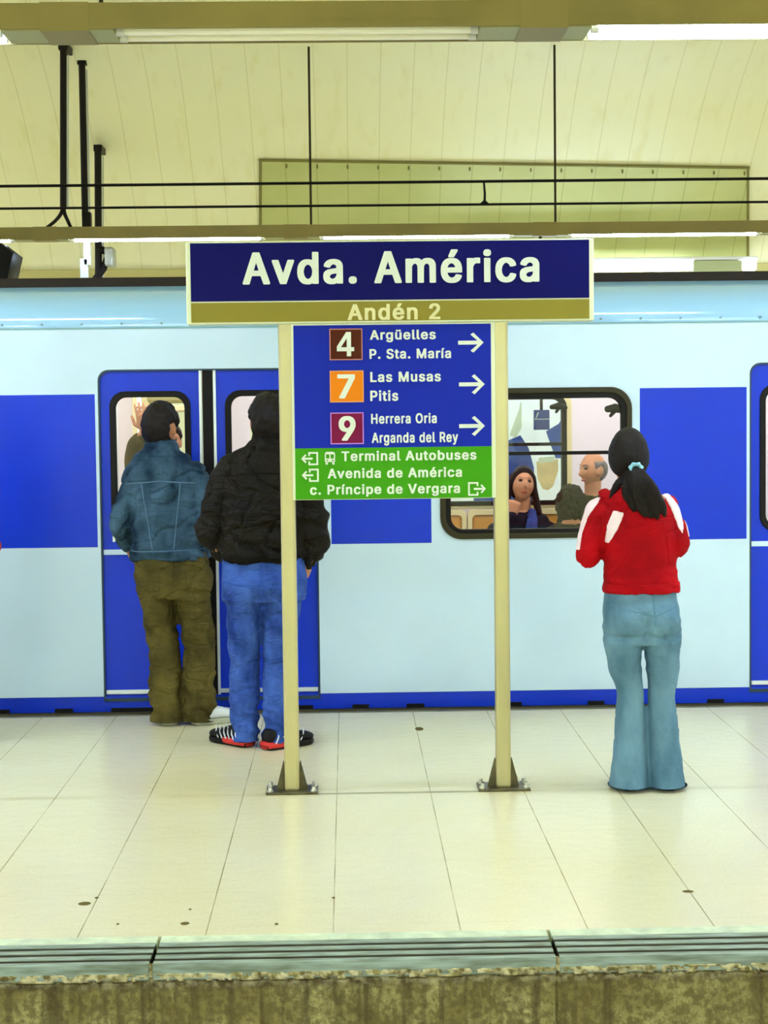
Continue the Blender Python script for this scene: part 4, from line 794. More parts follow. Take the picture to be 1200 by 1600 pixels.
for s, a, b, base, cap in (('Argüelles', 578, 681, 530.3, 15), ('P. Sta. María', 577.4, 705, 560, 15.2), ('Las Musas', 578.6, 689, 596.3, 15.6), ('Pitis', 578.6, 622.4, 626.4, 16.2),
                           ('Herrera Oria', 580, 682.6, 661.6, 15.6), ('Arganda del Rey', 581, 716, 691.4, 16), ('Terminal Autobuses', 533.6, 744.6, 719.4, 15.2),
                           ('Avenida de América', 512, 722, 746.4, 15.2), ('c. Príncipe de Vergara', 484.4, 719, 771.8, 15.2)):
    c = (a+b)/2
    lettering('lettering', s, sx(a, base), sx(b, base), sz(c, base), cap*PX_, YB_, LET, db)
def poly(name, pts, m=LET, y=YB_, parent=None):
    return plate(name, pts, y-.002, .002, m, parent or db)
def arrow(ax, bx, cy):
    x0, x1, z = sx(ax, cy), sx(bx, cy), sz((ax+bx)/2, cy); p = PX_; h = 3.0*p; H = 14.6*p
    return poly('arrow', [[(x0, z-h), (x1-9.5*p, z-h), (x1-20.5*p, z-H+2*p), (x1-16*p, z-H-1*p), (x1, z), (x1-16*p, z+H+1*p), (x1-20.5*p, z+H-2*p), (x1-9.5*p, z+h), (x0, z+h)]])
for a in ((716, 755.8, 535.2), (717.4, 757.6, 600.4), (717.6, 757.8, 665.6)): arrow(*a)
def exit_icon(ax, bx, ty, by, flip):
    c = (ax+bx)/2; p = PX_; xc = sx(c, (ty+by)/2); z0, z1 = sz(c, by), sz(c, ty); hw = (bx-ax)/2*p; f = -1 if flip else 1; zc_ = (z0+z1)/2; w_ = 2.6*p
    fx = lambda v: xc+f*v
    lp = lambda pts: [(fx(x), z) for x, z in pts]
    o = poly('exit_bracket', [lp([(-hw, z0), (hw*.15, z0), (hw*.15, z0+6*p), (hw*.15-w_, z0+6*p), (hw*.15-w_, z0+w_), (-hw+w_, z0+w_), (-hw+w_, z1-w_), (hw*.15-w_, z1-w_), (hw*.15-w_, z1-6*p), (hw*.15, z1-6*p), (hw*.15, z1), (-hw, z1)])])
    h = 1.6*p
    poly('exit_arrow', [lp([(-hw*.35, zc_-h), (hw-5*p, zc_-h), (hw-8.6*p, zc_-5.2*p), (hw-6.4*p, zc_-7*p), (hw, zc_), (hw-6.4*p, zc_+7*p), (hw-8.6*p, zc_+5.2*p), (hw-5*p, zc_+h), (-hw*.35, zc_+h)])])
exit_icon(470.5, 497, 706.5, 727, True); exit_icon(471.5, 498, 732.5, 753, True); exit_icon(731.6, 759.5, 753.4, 774.6, False)
# bus pictogram
xc = sx(515.5, 716); zc_ = sz(515.5, 716); p = PX_
poly('bus_icon', [rrect(xc-8*p, xc+8*p, zc_-6*p, zc_+10*p, (1.5*p, 1.5*p, 4*p, 4*p)), rrect(xc-6.2*p, xc-.8*p, zc_-.5*p, zc_+6*p, .6*p), rrect(xc+.8*p, xc+6.2*p, zc_-.5*p, zc_+6*p, .6*p), rrect(xc-5.6*p, xc-3*p, zc_-4.6*p, zc_-2.4*p, 1*p), rrect(xc+3*p, xc+5.6*p, zc_-4.6*p, zc_-2.4*p, 1*p)])
poly('bus_wheel', [rrect(xc-7*p, xc-3.4*p, zc_-10*p, zc_-6.4*p, .6*p)]); poly('bus_wheel', [rrect(xc+3.4*p, xc+7*p, zc_-10*p, zc_-6.4*p, .6*p)])
# posts with gusseted feet
for px_t, px_b in ((443, 458.5), (781.5, 788.5)):
    x = (sx(px_t, 506) + sx(px_b, 1210))/2
    xt, xb = x, x
    hw = 11.7*PX_
    po = obj('post', B(x-hw, x+hw, .014, .014+2*hw, .005, sz(609, 480), bev=.012), STEEL, sg, smooth=False)
    yc = .014+hw
    obj('base_plate', B(x-.112, x+.112, yc-.08, yc+.08, 0, .010, bev=.003), BASE, po)['label'] = 'dark steel foot plate'
    for s in (-1, 1):
        pts = [(x+s*hw, .008), (x+s*.07, .008), (x+s*.066, .02), (x+s*(hw+.005), .135), (x+s*hw, .125)]
        plate('gusset', [pts], yc-.006, .012, BASE, po)
        for yy in (-.055, .055):
            bm = bmesh.new(); cyl(bm, (x+s*.094, yc+yy, .008), (x+s*.094, yc+yy, .03), .009, 8); cyl(bm, (x+s*.094, yc+yy, .008), (x+s*.094, yc+yy, .018), .015, 6)
            obj('anchor_bolt', bm, BOLT, po)
    for yy in (1,):
        me = poly_mesh([[(hw, .008), (.07, .008), (.066, .02), (hw+.006, .1), (hw, .1)]], .012)
        for v in me.vertices: v.co = Vector((x+v.co.y, yc+yy*v.co.x, v.co.z))
        link('gusset', me, BASE, po)
# ================================================================== PEOPLE
SKIN = mat('skin', (196, 132, 88), .55, var=.1, var_scale=14); SKIN2 = mat('skin_light', (208, 148, 108), .55, var=.1, var_scale=14)
HAIRM = mat('black_hair', (7, 5, 4), .45, spec=.22, col2=(30, 19, 12), var=.5, var_scale=40, stretch=(6, 6, .6), bump=.5, bump_scale=120)
HAIRB = mat('dark_brown_hair', (36, 20, 13), .42, spec=.22, var=.5, var_scale=40, stretch=(6, 6, .6), bump=.5, bump_scale=120)
HAIRG = mat('grey_hair', (128, 122, 122), .6, var=.3, var_scale=60)
EYE = mat('eye_dark', (34, 22, 16), .3); LIP = mat('lips', (176, 84, 66), .5)
nz = lambda x, y, z: noise.noise(Vector((x, y, z)))

def head_pt(th, ph, grow=0.0, face=True):
    """a point of the head in its own frame: x right, y to the face, z up"""
    dx, dy, dz = math.sin(th)*math.cos(ph), math.sin(th)*math.sin(ph), math.cos(th)
    x, y, z = dx*.076, dy*(.096 if dy > 0 else .1), dz*.118
    if z < 0:
        k = -z/.118
        x *= 1 - .30*k**1.7
        y *= (1 - .06*k) if dy > 0 else (1 - .42*k**1.3)
    if face and dy > 0:
        g = lambda a, b, c, d: math.exp(-((abs(x)-a)/b)**2 - ((z-c)/d)**2)
        y += .024*math.exp(-(x/.011)**2)*max(0, 1-abs(z+.024)/.034)**.6 + .010*math.exp(-(x/.016)**2-((z+.034)/.009)**2)
        y -= .012*g(.033, .016, .012, .012)
        y += .006*g(.03, .02, .034, .008)
        y += .006*g(0, .022, -.064, .006) + .006*g(0, .02, -.074, .006) - .004*g(0, .024, -.0685, .003)
        y += .008*g(0, .02, -.1, .014)
        y += .004*g(.045, .018, -.03, .02)
    r = Vector((x, y, z))
    if grow: r += r.normalized()*grow
    return r
def grid_sphere(bm, f, nu=56, nv=36):
    rows = [[bm.verts.new(f(PI*(i+.5)/nv, 2*PI*j/nu)) for j in range(nu)] for i in range(nv)]
    for a, b in zip(rows, rows[1:]):
        for j in range(nu): bm.faces.new((a[j], a[(j+1) % nu], b[(j+1) % nu], b[j]))
    bm.faces.new(rows[0][::-1]); bm.faces.new(rows[-1]); return bm
def add_head(bm, M, scale=1.0):
    n0 = len(bm.verts); grid_sphere(bm, lambda t, p: M @ (head_pt(t, p)*scale))
    for s in (-1, 1):
        rings = []
        for i in range(9):
            a = PI*i/8; z = -.034*math.cos(a)
            rings.append((M @ Vector((s*.078*scale, -.008-.008*z/.034, (z-.006)*scale)), (M.to_3x3() @ Vector((s*.010, -.006, 0)))*max(.15, math.sin(a)), (M.to_3x3() @ Vector((s*.004, .019, 0)))*max(.15, math.sin(a))))
        loft(bm, rings, 10)
def add_hand(bm, wrist, d, n, side, curl=.35, spread=.12, scale=1.0):
    """D points along the hand, N out of the palm, SIDE +1/-1 puts the thumb on that side (d x n)"""
    d = Vector(d).normalized(); n = Vector(n); n = (n - d*n.dot(d)).normalized(); b = d.cross(n)*side; w = Vector(wrist); k = scale
    rings = [(w - d*.02*k, b*.027*k, n*.019*k), (w + d*.01*k, b*.03*k, n*.018*k), (w + d*.05*k, b*.041*k, n*.016*k), (w + d*.09*k, b*.042*k, n*.013*k), (w + d*.1*k, b*.038*k, n*.008*k)]
    loft(bm, rings, 14, 2.4)
    for i, (off, ln, r) in enumerate(((.031, .072, .0088), (.0105, .08, .0092), (-.0105, .074, .0088), (-.031, .058, .0078))):
        p = w + d*.088*k + b*off*k; dirv = (d + b*off*spread*12).normalized(); pts = [p - dirv*.02*k, p]; a = 0
        for q, fr in enumerate((.42, .33, .25)):
            a += curl*(1.0 + .25*q)
            v = (dirv*math.cos(a) + n*math.sin(a)); p = p + v*ln*fr*k; pts.append(p)
        limb(bm, pts, [r*k, r*k, r*k*.98, r*k*.9, r*k*.78], ref=tuple(n), n=10)
    p = w + d*.02*k + b*.026*k; v = (d*.55 + b*.8 + n*.25).normalized(); v2 = (d*.95 + b*.25 + n*.35).normalized()
    limb(bm, [p - v*.01*k, p, p + v*.036*k, p + v*.036*k + v2*.03*k, p + v*.036*k + v2*.054*k], [.013*k, .0135*k, .0115*k, .0105*k, .008*k], ref=tuple(n), n=10)

def hair_cap(root, M, mtl, thick=.014, nape=-.075, front=.055, name='hair', bald=False, ear=True, rough=.004, scale=1.0):
    """short hair lying on the skull; sinks under the skin beyond the hairline"""
    def f(t, p):
        q = head_pt(t, p, 0, False); y = q.y
        side = abs(q.x)/.078
        lim = nape + (front-nape)*max(0, min(1, (y+.045)/.12))**1.1
        if ear and side > .8 and -.045 < y < .03: lim = max(lim, .018)
        h = (q.z-lim)/.02
        if bald: h = min(h, (.048 - q.z)/.02, (.02-y)/.02)
        m = max(-1, min(1, h))
        g = thick*(1+.2*max(0, q.z/.118))*m if m > 0 else .008*m
        g += rough*nz(q.x*60, q.y*60, q.z*60)*(m > 0)
        return M @ ((q + q.normalized()*g)*scale)
    return obj(name, grid_sphere(bmesh.new(), f, 72, 48), mtl, root, smooth=True)

def eyes_and_lips(root, M, brow, scale=1.0):
    for s in (-1, 1):
        bm = bmesh.new(); c = M @ (Vector((s*.033, .0705, .011))*scale); ball(bm, c, .0105, .0105, .0085, 12, 8); obj('eye', bm, EYE, root, smooth=True)
        bm = bmesh.new(); limb(bm, [M @ (Vector(q)*scale) for q in ((s*.016, .0865, .031), (s*.034, .0795, .036), (s*.052, .062, .03))], [.003, .004, .0025], n=8); obj('eyebrow', bm, brow, root, smooth=True)
    bm = bmesh.new(); limb(bm, [M @ (Vector(q)*scale) for q in ((-.022, .073, -.068), (-.009, .081, -.066), (0, .0825, -.068), (.009, .081, -.066), (.022, .073, -.068))], [(.002, .003), (.004, .007), (.004, .0075), (.004, .007), (.002, .003)], ref=(0, 0, 1), n=10)
    obj('lips', bm, LIP, root, smooth=True)

def headM(c, yaw=0, tilt=0, roll=0): return Matrix.Translation(Vector(c)) @ Matrix.Rotation(yaw, 4, 'Z') @ Matrix.Rotation(tilt, 4, 'X') @ Matrix.Rotation(roll, 4, 'Y')

def torso_rings(bm, rows, e=2.5, n=32):
    """rows of (z, x centre, y centre, half width, half depth)"""
    P, R = [], []
    pts = [Vector((r[1], r[2], r[0])) for r in rows]
    pp_, rr_ = smooth_path(pts, [(r[3], r[4]) for r in rows], 4)
    loft(bm, [(p, Vector((q[0], 0, 0)), Vector((0, q[1], 0))) for p, q in zip(pp_, rr_)], n, e)
def curve_limb(bm, pts, rad, ref=(0, 1, 0), n=18, k=5):
    p, r = smooth_path(pts, rad, k); limb(bm, p, r, ref=ref, n=n)

def shoe(root, heel, yaw, mats, L=.28, W=.05, H=.085, name='shoe', sole=.03, label=None, stripes=None, cushion=None):
    """heel (x, y) on the floor, pointing along YAW from +Y"""
    Rz = Matrix.Rotation(yaw, 3, 'Z'); hx, hy = heel
    def P(x, y, z): v = Rz @ Vector((x, y, 0)); return Vector((hx+v.x, hy+v.y, z))
    rows = [(0, .6, .85), (.02, .8, 1.0), (.08, .82, 1.05), (.13, .85, .9), (.17, .98, .72), (.21, 1.04, .6), (.25, .9, .5), (.275, .55, .36), (.285, .25, .22)]
    bm = bmesh.new(); rings = []
    for y, w_, h in rows:
        hh = H*h; rings.append((P(0, y*L/.28, sole + hh/2 - .004), Rz @ Vector((W*w_, 0, 0)), Vector((0, 0, hh/2))))
    loft(bm, rings, 20, 2.6)
    o = obj(name, bm, mats[0], root, smooth=True)
    if label: o['label'] = label
    bm = bmesh.new(); out = []
    for y, w_, h in rows: out.append((y*L/.28-.004, W*(w_*.98+.05)))
    left = [P(-w_, y, 0) for y, w_ in out]; right = [P(w_, y, 0) for y, w_ in out][::-1]
    loop = left + right
    rs = []
    for z, g in ((.002, .96), (.008, 1.02), (sole*.7, 1.03), (sole, .99)):
        cen = P(0, L/2, z); rs.append([bm.verts.new(cen + Vector(((p.x-cen.x)*g, (p.y-cen.y)*g, 0))) for p in loop])
    n = len(loop)
    for a, b in zip(rs, rs[1:]):
        for i in range(n): bm.faces.new((a[i], a[(i+1) % n], b[(i+1) % n], b[i]))
    bm.faces.new(rs[0][::-1]); bm.faces.new(rs[-1])
    obj('sole', bm, mats[1], o)
    if cushion:
        bm = bmesh.new(); rs = []
        for y, g in ((-.008, .6), (.0, .93), (.06, 1.1), (.13, 1.08), (.16, .9)): rs.append((P(0, y, .024), Rz @ Vector((W*g, 0, 0)), Vector((0, 0, .018))))
        obj('heel_cushion', loft(bm, rs, 14, 3), cushion, o, smooth=True)
    if stripes:
        for s in (-1, 1):
            for i in range(6):
                y = .045+.03*i; bm = bmesh.new()
                limb(bm, [P(s*W*.9, y-.012, sole+.004), P(s*W*.86, y+.004, sole+.03), P(s*W*.62, y+.016, sole+.06)], [(.004, .007), (.004, .008), (.003, .006)], ref=(0, 1, 0), n=8)
                obj('stripe', bm, stripes, o, smooth=True)
    return o

def leg_limb(bm, hip, knee, ankle, rh, rk, ra, k=6):
    mid1 = (Vector(hip)+Vector(knee))/2; mid2 = Vector(knee)*.6+Vector(ankle)*.4
    curve_limb(bm, [hip, mid1, knee, mid2, ankle], [rh, tuple((a*.55+b*.45) for a, b in zip(rh, rk)), rk, tuple((a*.6+b*.4) for a, b in zip(rk, ra)), ra], ref=(0, 1, 0), n=22, k=k)

def body_mesh(head, neck, torso, arms, legs, hands, scale=1.0, vox=.0055, feet=True):
    bm = bmesh.new(); add_head(bm, head, scale)
    curve_limb(bm, neck, [(.062, .06), (.055, .058), (.056, .058)], n=16)
    torso_rings(bm, torso)
    for a in arms: curve_limb(bm, a[:3], [(.036, .04), (.032, .034), (.025, .023)], n=14)
    for a, h in zip(arms, hands):
        if h: add_hand(bm, a[2], *h)
    for l in legs:
        leg_limb(bm, l[0], l[1], l[2], (.066, .07), (.036, .044), (.03, .034))
        if feet: curve_limb(bm, [Vector(l[2]), Vector(l[2])+Vector((0, .05, -.045)), Vector(l[2])+Vector((0, .13, -.05))], [.036, .034, .024], n=12)
    return remesh(bm, vox, 3)

# ------------------------------------------------------------------ cloth
DENIM = mat('denim_jacket_cloth', (72, 102, 122), .8, var=.5, var_scale=8, col2=(20, 40, 58), stretch=(1, 1, .5), bump=.25, bump_scale=220, wrinkle=.35)
OLIVE = mat('olive_trouser_cloth', (104, 92, 42), .85, var=.4, var_scale=6, bump=.25, bump_scale=200, wrinkle=.5, wrinkle_scale=8)
LEATHER = mat('black_leather', (24, 18, 8), .58, spec=.16, var=.45, var_scale=8, bump=.35, bump_scale=90, wrinkle=.5, wrinkle_scale=7)
JEAN = mat('blue_jean_cloth', (70, 104, 182), .8, var=.5, var_scale=9, col2=(30, 54, 122), stretch=(1, 1, .6), bump=.25, bump_scale=220, wrinkle=.45, wrinkle_scale=10)
JEANL = mat('pale_jean_cloth', (116, 154, 174), .8, var=.35, var_scale=7, col2=(74, 110, 130), stretch=(1, 1, .5), bump=.25, bump_scale=220, wrinkle=.2, wrinkle_scale=8)
RED = mat('red_sweat_cloth', (190, 4, 18), .8, var=.22, var_scale=5, bump=.2, bump_scale=260, wrinkle=.25, wrinkle_scale=6)
PINKW = mat('white_stripe_cloth', (250, 226, 232), .7)
RIBD = mat('dark_rib_knit', (20, 17, 10), .8, bump=.6, bump_scale=160, stretch=(1, 1, .05))
SEAM = mat('pale_denim_seam', (86, 116, 138), .8); SEAMJ = mat('jean_seam', (48, 82, 160), .8); SEAML = mat('pale_jean_seam', (92, 134, 154), .8)
TAB = mat('leather_seam', (20, 16, 8), .7)

def fold_cloth(me, amp, bands=(), seed=0.0, diag=.6):
    """creases: soft folds everywhere with a net of sharp valleys, tight rings inside each band (z low, z high, amplitude, frequency)"""
    def f(c, n):
        d = 1.35*amp*(nz(c.x*7+seed, c.y*7, c.z*8) + .45*nz(c.x*15+seed, c.y*15, c.z*15+3))
        w_ = .05*nz(c.x*9, c.y*9+seed, c.z*9)
        v = nz((c.x+w_)*6+seed*2, c.y*6, (c.z+w_)*7+9)
        d -= amp*1.5*math.exp(-(v/.07)**2)
        for z0, z1, a, fr in bands:
            if z0-.08 < c.z < z1+.08:
                t = max(0, min(1, (c.z-z0+.08)/.08))*max(0, min(1, (z1+.08-c.z)/.08))
                v = nz(c.x*5+seed, c.y*5+c.x*2, (c.z+diag*.25*c.x+w_*.5)*fr)
                d += a*t*(1.0-abs(v)*4.6)
        return d
    return displace(me, f)
def seam_on(me, pts, r, m, name, parent, side=-1):
    """a stitched seam that follows the cloth: PTS are (x, z) on the back (side -1) or front"""
    from mathutils.bvhtree import BVHTree
    bvh = BVHTree.FromPolygons([v.co for v in me.vertices], [p.vertices[:] for p in me.polygons]); out = []
    for (x0, z0), (x1, z1) in zip(pts, pts[1:]):
        k = max(2, int(math.hypot(x1-x0, z1-z0)/.012))
        for i in range(k):
            x, z = x0+(x1-x0)*i/k, z0+(z1-z0)*i/k
            hit = bvh.ray_cast(Vector((x, side*1.0, z)), Vector((0, -side, 0)))
            if hit[0] is not None: out.append(hit[0] + Vector((0, side*r*.2, 0)))
    if len(out) < 3: return None
    return obj(name, limb(bmesh.new(), out, r, ref=(0, 1, 0), n=6), m, parent, smooth=True)
def hem_band(me, z0, z1, off, m, name, parent, pred=lambda c: True):
    return shell(name, me, lambda c, n: z0 < c.z < z1 and pred(c) and abs(n.z) < .85, off, m, parent)

# ------------------------------------------------------------------ man in the denim jacket
o = floor_at(270, 1131); s = F/ (o.y*math.cos(PITCH)+ .10)
def loc(cx, fy, px, py, s_): return (px-cx)/s_, (fy-py)/s_
L1 = lambda px, py: loc(270, 1131, px, py, F/o.y)
pm = thing('person', 'man in a blue denim jacket and olive trousers facing the train doors, seen from behind', 'person', (o.x, o.y, 0), 0)
def q3(t, y): return (t[0], y, t[1])
hM = headM(q3(L1(259, 666), .03), yaw=-.35, tilt=-.06)
arms = [(q3(L1(216, 740), 0), q3(L1(196, 812), -.03), q3(L1(200, 852), .15)), (q3(L1(318, 740), 0), q3(L1(330, 828), -.02), q3(L1(318, 868), .15))]
legs = [(q3(L1(246, 905), 0), q3(L1(257, 1010), .02), q3(L1(263, 1106), 0)), (q3(L1(302, 905), 0), q3(L1(313, 1010), .02), q3(L1(312, 1106), .0))]
tor = [(.80, .01, 0, .15, .1), (.95, 0, 0, .155, .105), (1.1, -.01, 0, .15, .1), (1.25, -.02, 0, .18, .11), (1.36, -.025, 0, .17, .09), (1.42, -.03, 0, .08, .06)]
bme = body_mesh(hM, [q3(L1(262, 715), -.01), q3(L1(261, 700), 0), q3(L1(259, 680), .02)], tor, arms, legs, [((.1, .8, -.5), (.9, 0, 0), 1, .4), ((-.1, .8, -.5), (-.9, 0, 0), -1, .4)])
link('body', bme, SKIN, pm); hair_cap(pm, hM, HAIRM, .023, nape=-.085, rough=.007)
bm = bmesh.new(); z_ = lambda py: L1(0, py)[1]; x_ = lambda px: L1(px, 0)[0]
torso_rings(bm, [(z_(872), x_(268), 0, .19, .135), (z_(850), x_(267), 0, .192, .14), (z_(810), x_(265), 0, .183, .135), (z_(770), x_(263), -.005, .188, .13), (z_(735), x_(262), -.005, .2, .12), (z_(712), x_(261), 0, .155, .095), (z_(697), x_(260), .005, .088, .078), (z_(687), x_(260), .01, .072, .07)])
for a in arms: curve_limb(bm, [Vector(a[0])+Vector((.02 if a is arms[0] else -.02, 0, .01)), (Vector(a[0])+Vector(a[1]))/2, a[1], (Vector(a[1])+Vector(a[2]))/2, a[2]], [(.068, .08), (.06, .07), (.054, .06), (.05, .054), (.046, .046)], n=20)
jk = fold_cloth(remesh(bm, .0065, 3), .008, [(z_(870), z_(800), .009, 13), (z_(800), z_(740), .004, 9)], 3.1)
jo = link('denim_jacket', jk, DENIM, pm)
hem_band(jk, z_(871), z_(856), .006, DENIM, 'waistband', jo, lambda c: x_(208) < c.x < x_(330))
seam_on(jk, [(x_(206), z_(752)), (x_(260), z_(748)), (x_(318), z_(752))], .0035, SEAM, 'yoke_seam', jo)
for a, b in ((232, 248), (292, 280)): seam_on(jk, [(x_(a), z_(752)), (x_(b), z_(856))], .003, SEAM, 'back_seam', jo)
seam_on(jk, [(x_(210), z_(856)), (x_(330), z_(855))], .0035, SEAM, 'waist_seam', jo)
bm = bmesh.new(); c0 = Vector(q3(L1(260, 696), .008))
loft(bm, [(c0 + Vector((0, 0, -.035)), Vector((.098, 0, 0)), Vector((0, .092, 0))), (c0 + Vector((0, .004, .02)), Vector((.074, 0, 0)), Vector((0, .076, 0))), (c0 + Vector((0, .004, .04)), Vector((.07, 0, 0)), Vector((0, .072, 0))), (c0 + Vector((0, .004, .036)), Vector((.06, 0, 0)), Vector((0, .062, 0)))], 24, cap=False)
obj('collar', bm, DENIM, jo, smooth=True)
c = Vector(q3(L1(182, 838), .045)); obj('wristwatch', B(c.x-.006, c.x+.012, c.y-.02, c.y+.02, c.z-.02, c.z+.02, bev=.005), ALU, pm)
bm = bmesh.new()
torso_rings(bm, [(z_(930), x_(276), 0, .195, .125), (z_(900), x_(276), -.005, .205, .14), (z_(880), x_(273), 0, .195, .13), (z_(860), x_(270), 0, .185, .12)])
for l in legs: leg_limb(bm, Vector(l[0])+Vector((0, 0, -.02)), l[1], Vector(l[2])+Vector((0, 0, -.10)), (.098, .125), (.082, .09), (.090, .1))
tr1 = fold_cloth(remesh(bm, .0065, 3), .0055, [(.02, .28, .008, 14), (.42, .6, .0065, 11), (.64, .8, .005, 10)], 8.3, 1.2)
displace(tr1, lambda c, n: -.004 if c.z < .015 else 0)
for v in tr1.vertices: v.co.z = max(v.co.z, .02)
to = link('olive_trousers', tr1, OLIVE, pm)
seam_on(tr1, [(x_(278), z_(868)), (x_(279), z_(915))], .003, OLIVE, 'seat_seam', to)
for a, b in ((228, 258), (298, 330)): shell('back_pocket', tr1, (lambda a, b: lambda c, n: n.y < -.3 and x_(a) < c.x < x_(b) and z_(918) < c.z < z_(888))(a, b), .003, OLIVE, to)
SHW = mat('white_trainer', (226, 232, 226), .5); SHS = mat('grey_sole', (176, 176, 150), .6)
shoe(pm, (x_(268), -.06), .22, (SHW, SHS), label='white shoe'); shoe(pm, (x_(306), -.05), -1.05, (SHW, SHS), L=.30, H=.07, label='white shoe')

# ------------------------------------------------------------------ man in the black leather jacket
o = floor_at(415, 1166); L2 = lambda px, py, F_=F/o.y: loc(415, 1166, px, py, F_)
pm = thing('person', 'man in a black leather jacket and blue jeans standing behind the left sign post', 'person', (o.x, o.y, 0), 0)
z_ = lambda py: L2(0, py)[1]; x_ = lambda px: L2(px, 0)[0]
hM = headM(q3(L2(426, 656), .03), yaw=.1, tilt=-.05)
arms = [(q3(L2(360, 728), 0), q3(L2(335, 826), -.04), q3(L2(362, 874), .12)), (q3(L2(476, 728), 0), q3(L2(499, 832), -.04), q3(L2(487, 877), .06))]
legs = [(q3(L2(388, 915), 0), q3(L2(383, 1020), .03), q3(L2(382, 1132), .02)), (q3(L2(445, 915), 0), q3(L2(437, 1020), .0), q3(L2(431, 1140), -.03))]
tor = [(.84, 0, 0, .16, .1), (.98, 0, 0, .16, .105), (1.12, 0, 0, .155, .1), (1.28, .01, 0, .19, .11), (1.41, .02, 0, .18, .09), (1.48, .03, 0, .08, .06)]
bme = body_mesh(hM, [q3(L2(424, 705), -.01), q3(L2(425, 690), 0), q3(L2(426, 670), .02)], tor, arms, legs, [((.2, .7, -.6), (.9, 0, 0), 1, .4), ((-.32, .32, -.9), (-.8, .5, .3), -1, .3)])
link('body', bme, SKIN, pm); hair_cap(pm, hM, HAIRM, .025, nape=-.1, rough=.008)
bm = bmesh.new()
torso_rings(bm, [(z_(874), x_(415), 0, .19, .135), (z_(858), x_(415), 0, .222, .16), (z_(815), x_(417), -.01, .215, .155), (z_(770), x_(418), -.01, .21, .14), (z_(725), x_(419), -.005, .205, .12), (z_(706), x_(421), 0, .165, .1), (z_(692), x_(423), .005, .095, .082), (z_(680), x_(424), .01, .075, .072)])
for i, a in enumerate(arms): curve_limb(bm, [Vector(a[0])+Vector((.02 if i == 0 else -.02, 0, .005)), (Vector(a[0])+Vector(a[1]))/2, a[1], (Vector(a[1])+Vector(a[2]))/2, a[2]], [(.068, .085), (.07, .08), (.07, .072), (.062, .066), (.044, .046)], n=20)
jk = fold_cloth(remesh(bm, .0065, 3), .009, [(z_(868), z_(790), .010, 12), (z_(790), z_(720), .005, 8)], 5.7)
jo = link('leather_jacket', jk, LEATHER, pm)
hem_band(jk, z_(874), z_(862), .004, RIBD, 'waistband', jo, lambda c: x_(352) < c.x < x_(474))
seam_on(jk, [(x_(350), z_(738)), (x_(420), z_(734)), (x_(485), z_(738))], .003, TAB, 'yoke_seam', jo)
bm = bmesh.new(); c0 = Vector(q3(L2(424, 690), .01))
loft(bm, [(c0 + Vector((0, 0, -.035)), Vector((.1, 0, 0)), Vector((0, .094, 0))), (c0 + Vector((0, .004, .02)), Vector((.076, 0, 0)), Vector((0, .078, 0))), (c0 + Vector((0, .004, .036)), Vector((.073, 0, 0)), Vector((0, .075, 0))), (c0 + Vector((0, .004, .032)), Vector((.062, 0, 0)), Vector((0, .064, 0)))], 24, cap=False)
obj('collar', bm, LEATHER, jo, smooth=True)
bm = bmesh.new()
torso_rings(bm, [(z_(935), x_(417), 0, .205, .13), (z_(910), x_(417), -.008, .212, .145), (z_(885), x_(416), 0, .205, .135), (z_(862), x_(415), 0, .195, .125)])
for l in legs: leg_limb(bm, Vector(l[0])+Vector((0, 0, -.02)), l[1], Vector(l[2])+Vector((0, 0, -.10)), (.104, .125), (.078, .086), (.068, .082))
tr2 = fold_cloth(remesh(bm, .0065, 3), .0042, [(.03, .22, .0065, 15), (.42, .58, .005, 12), (.66, .8, .004, 10)], 2.3, 1.4)
for v in tr2.vertices: v.co.z = max(v.co.z, .03)
to = link('blue_jeans', tr2, JEAN, pm)
seam_on(tr2, [(x_(414), z_(876)), (x_(416), z_(935))], .0035, SEAMJ, 'seat_seam', to)
seam_on(tr2, [(x_(352), z_(902)), (x_(416), z_(912)), (x_(482), z_(902))], .003, SEAMJ, 'yoke_seam', to)
for a, b in ((366, 400), (430, 466)): shell('back_pocket', tr2, (lambda a, b: lambda c, n: n.y < -.3 and x_(a) < c.x < x_(b) and z_(950) < c.z < z_(910))(a, b), .003, JEAN, to)
SN = mat('sneaker_black', (18, 16, 14), .6, spec=.2); SNR = mat('sneaker_red_sole', (206, 34, 26), .5); SNW = mat('sneaker_silver', (214, 218, 222), .4)
shoe(pm, (x_(389), -.02), .75, (SN, RUB), stripes=SNW, cushion=SNR, label='black sneaker with silver bars and a red sole', H=.078, W=.05)
shoe(pm, (x_(416), -.10), -.9, (SN, RUB), stripes=SNW, cushion=SNR, label='black sneaker with silver bars and a red sole', H=.078, W=.05)

# ------------------------------------------------------------------ woman in the red top
o = floor_at(1005, 1231); L3 = lambda px, py, F_=F/o.y: loc(1005, 1231, px, py, F_)
pm = thing('person', 'woman in a red hooded top and flared pale jeans with a black ponytail', 'person', (o.x, o.y, 0), 0)
z_ = lambda py: L3(0, py)[1]; x_ = lambda px: L3(px, 0)[0]
hM = headM(q3(L3(985, 708), .02), yaw=-.12, tilt=-.08)
arms = [(q3(L3(930, 797), 0), q3(L3(918, 862), -.02), q3(L3(950, 842), .2)), (q3(L3(1048, 792), 0), q3(L3(1060, 848), -.02), q3(L3(1040, 820), .2))]
legs = [(q3(L3(973, 985), 0), q3(L3(985, 1085), .01), q3(L3(983, 1205), 0)), (q3(L3(1034, 985), 0), q3(L3(1035, 1085), .01), q3(L3(1040, 1205), -.0))]
tor = [(.72, 0, 0, .13, .1), (.86, 0, 0, .13, .1), (.98, -.005, 0, .12, .09), (1.12, -.01, 0, .14, .1), (1.24, -.02, 0, .13, .085), (1.3, -.03, 0, .07, .055)]
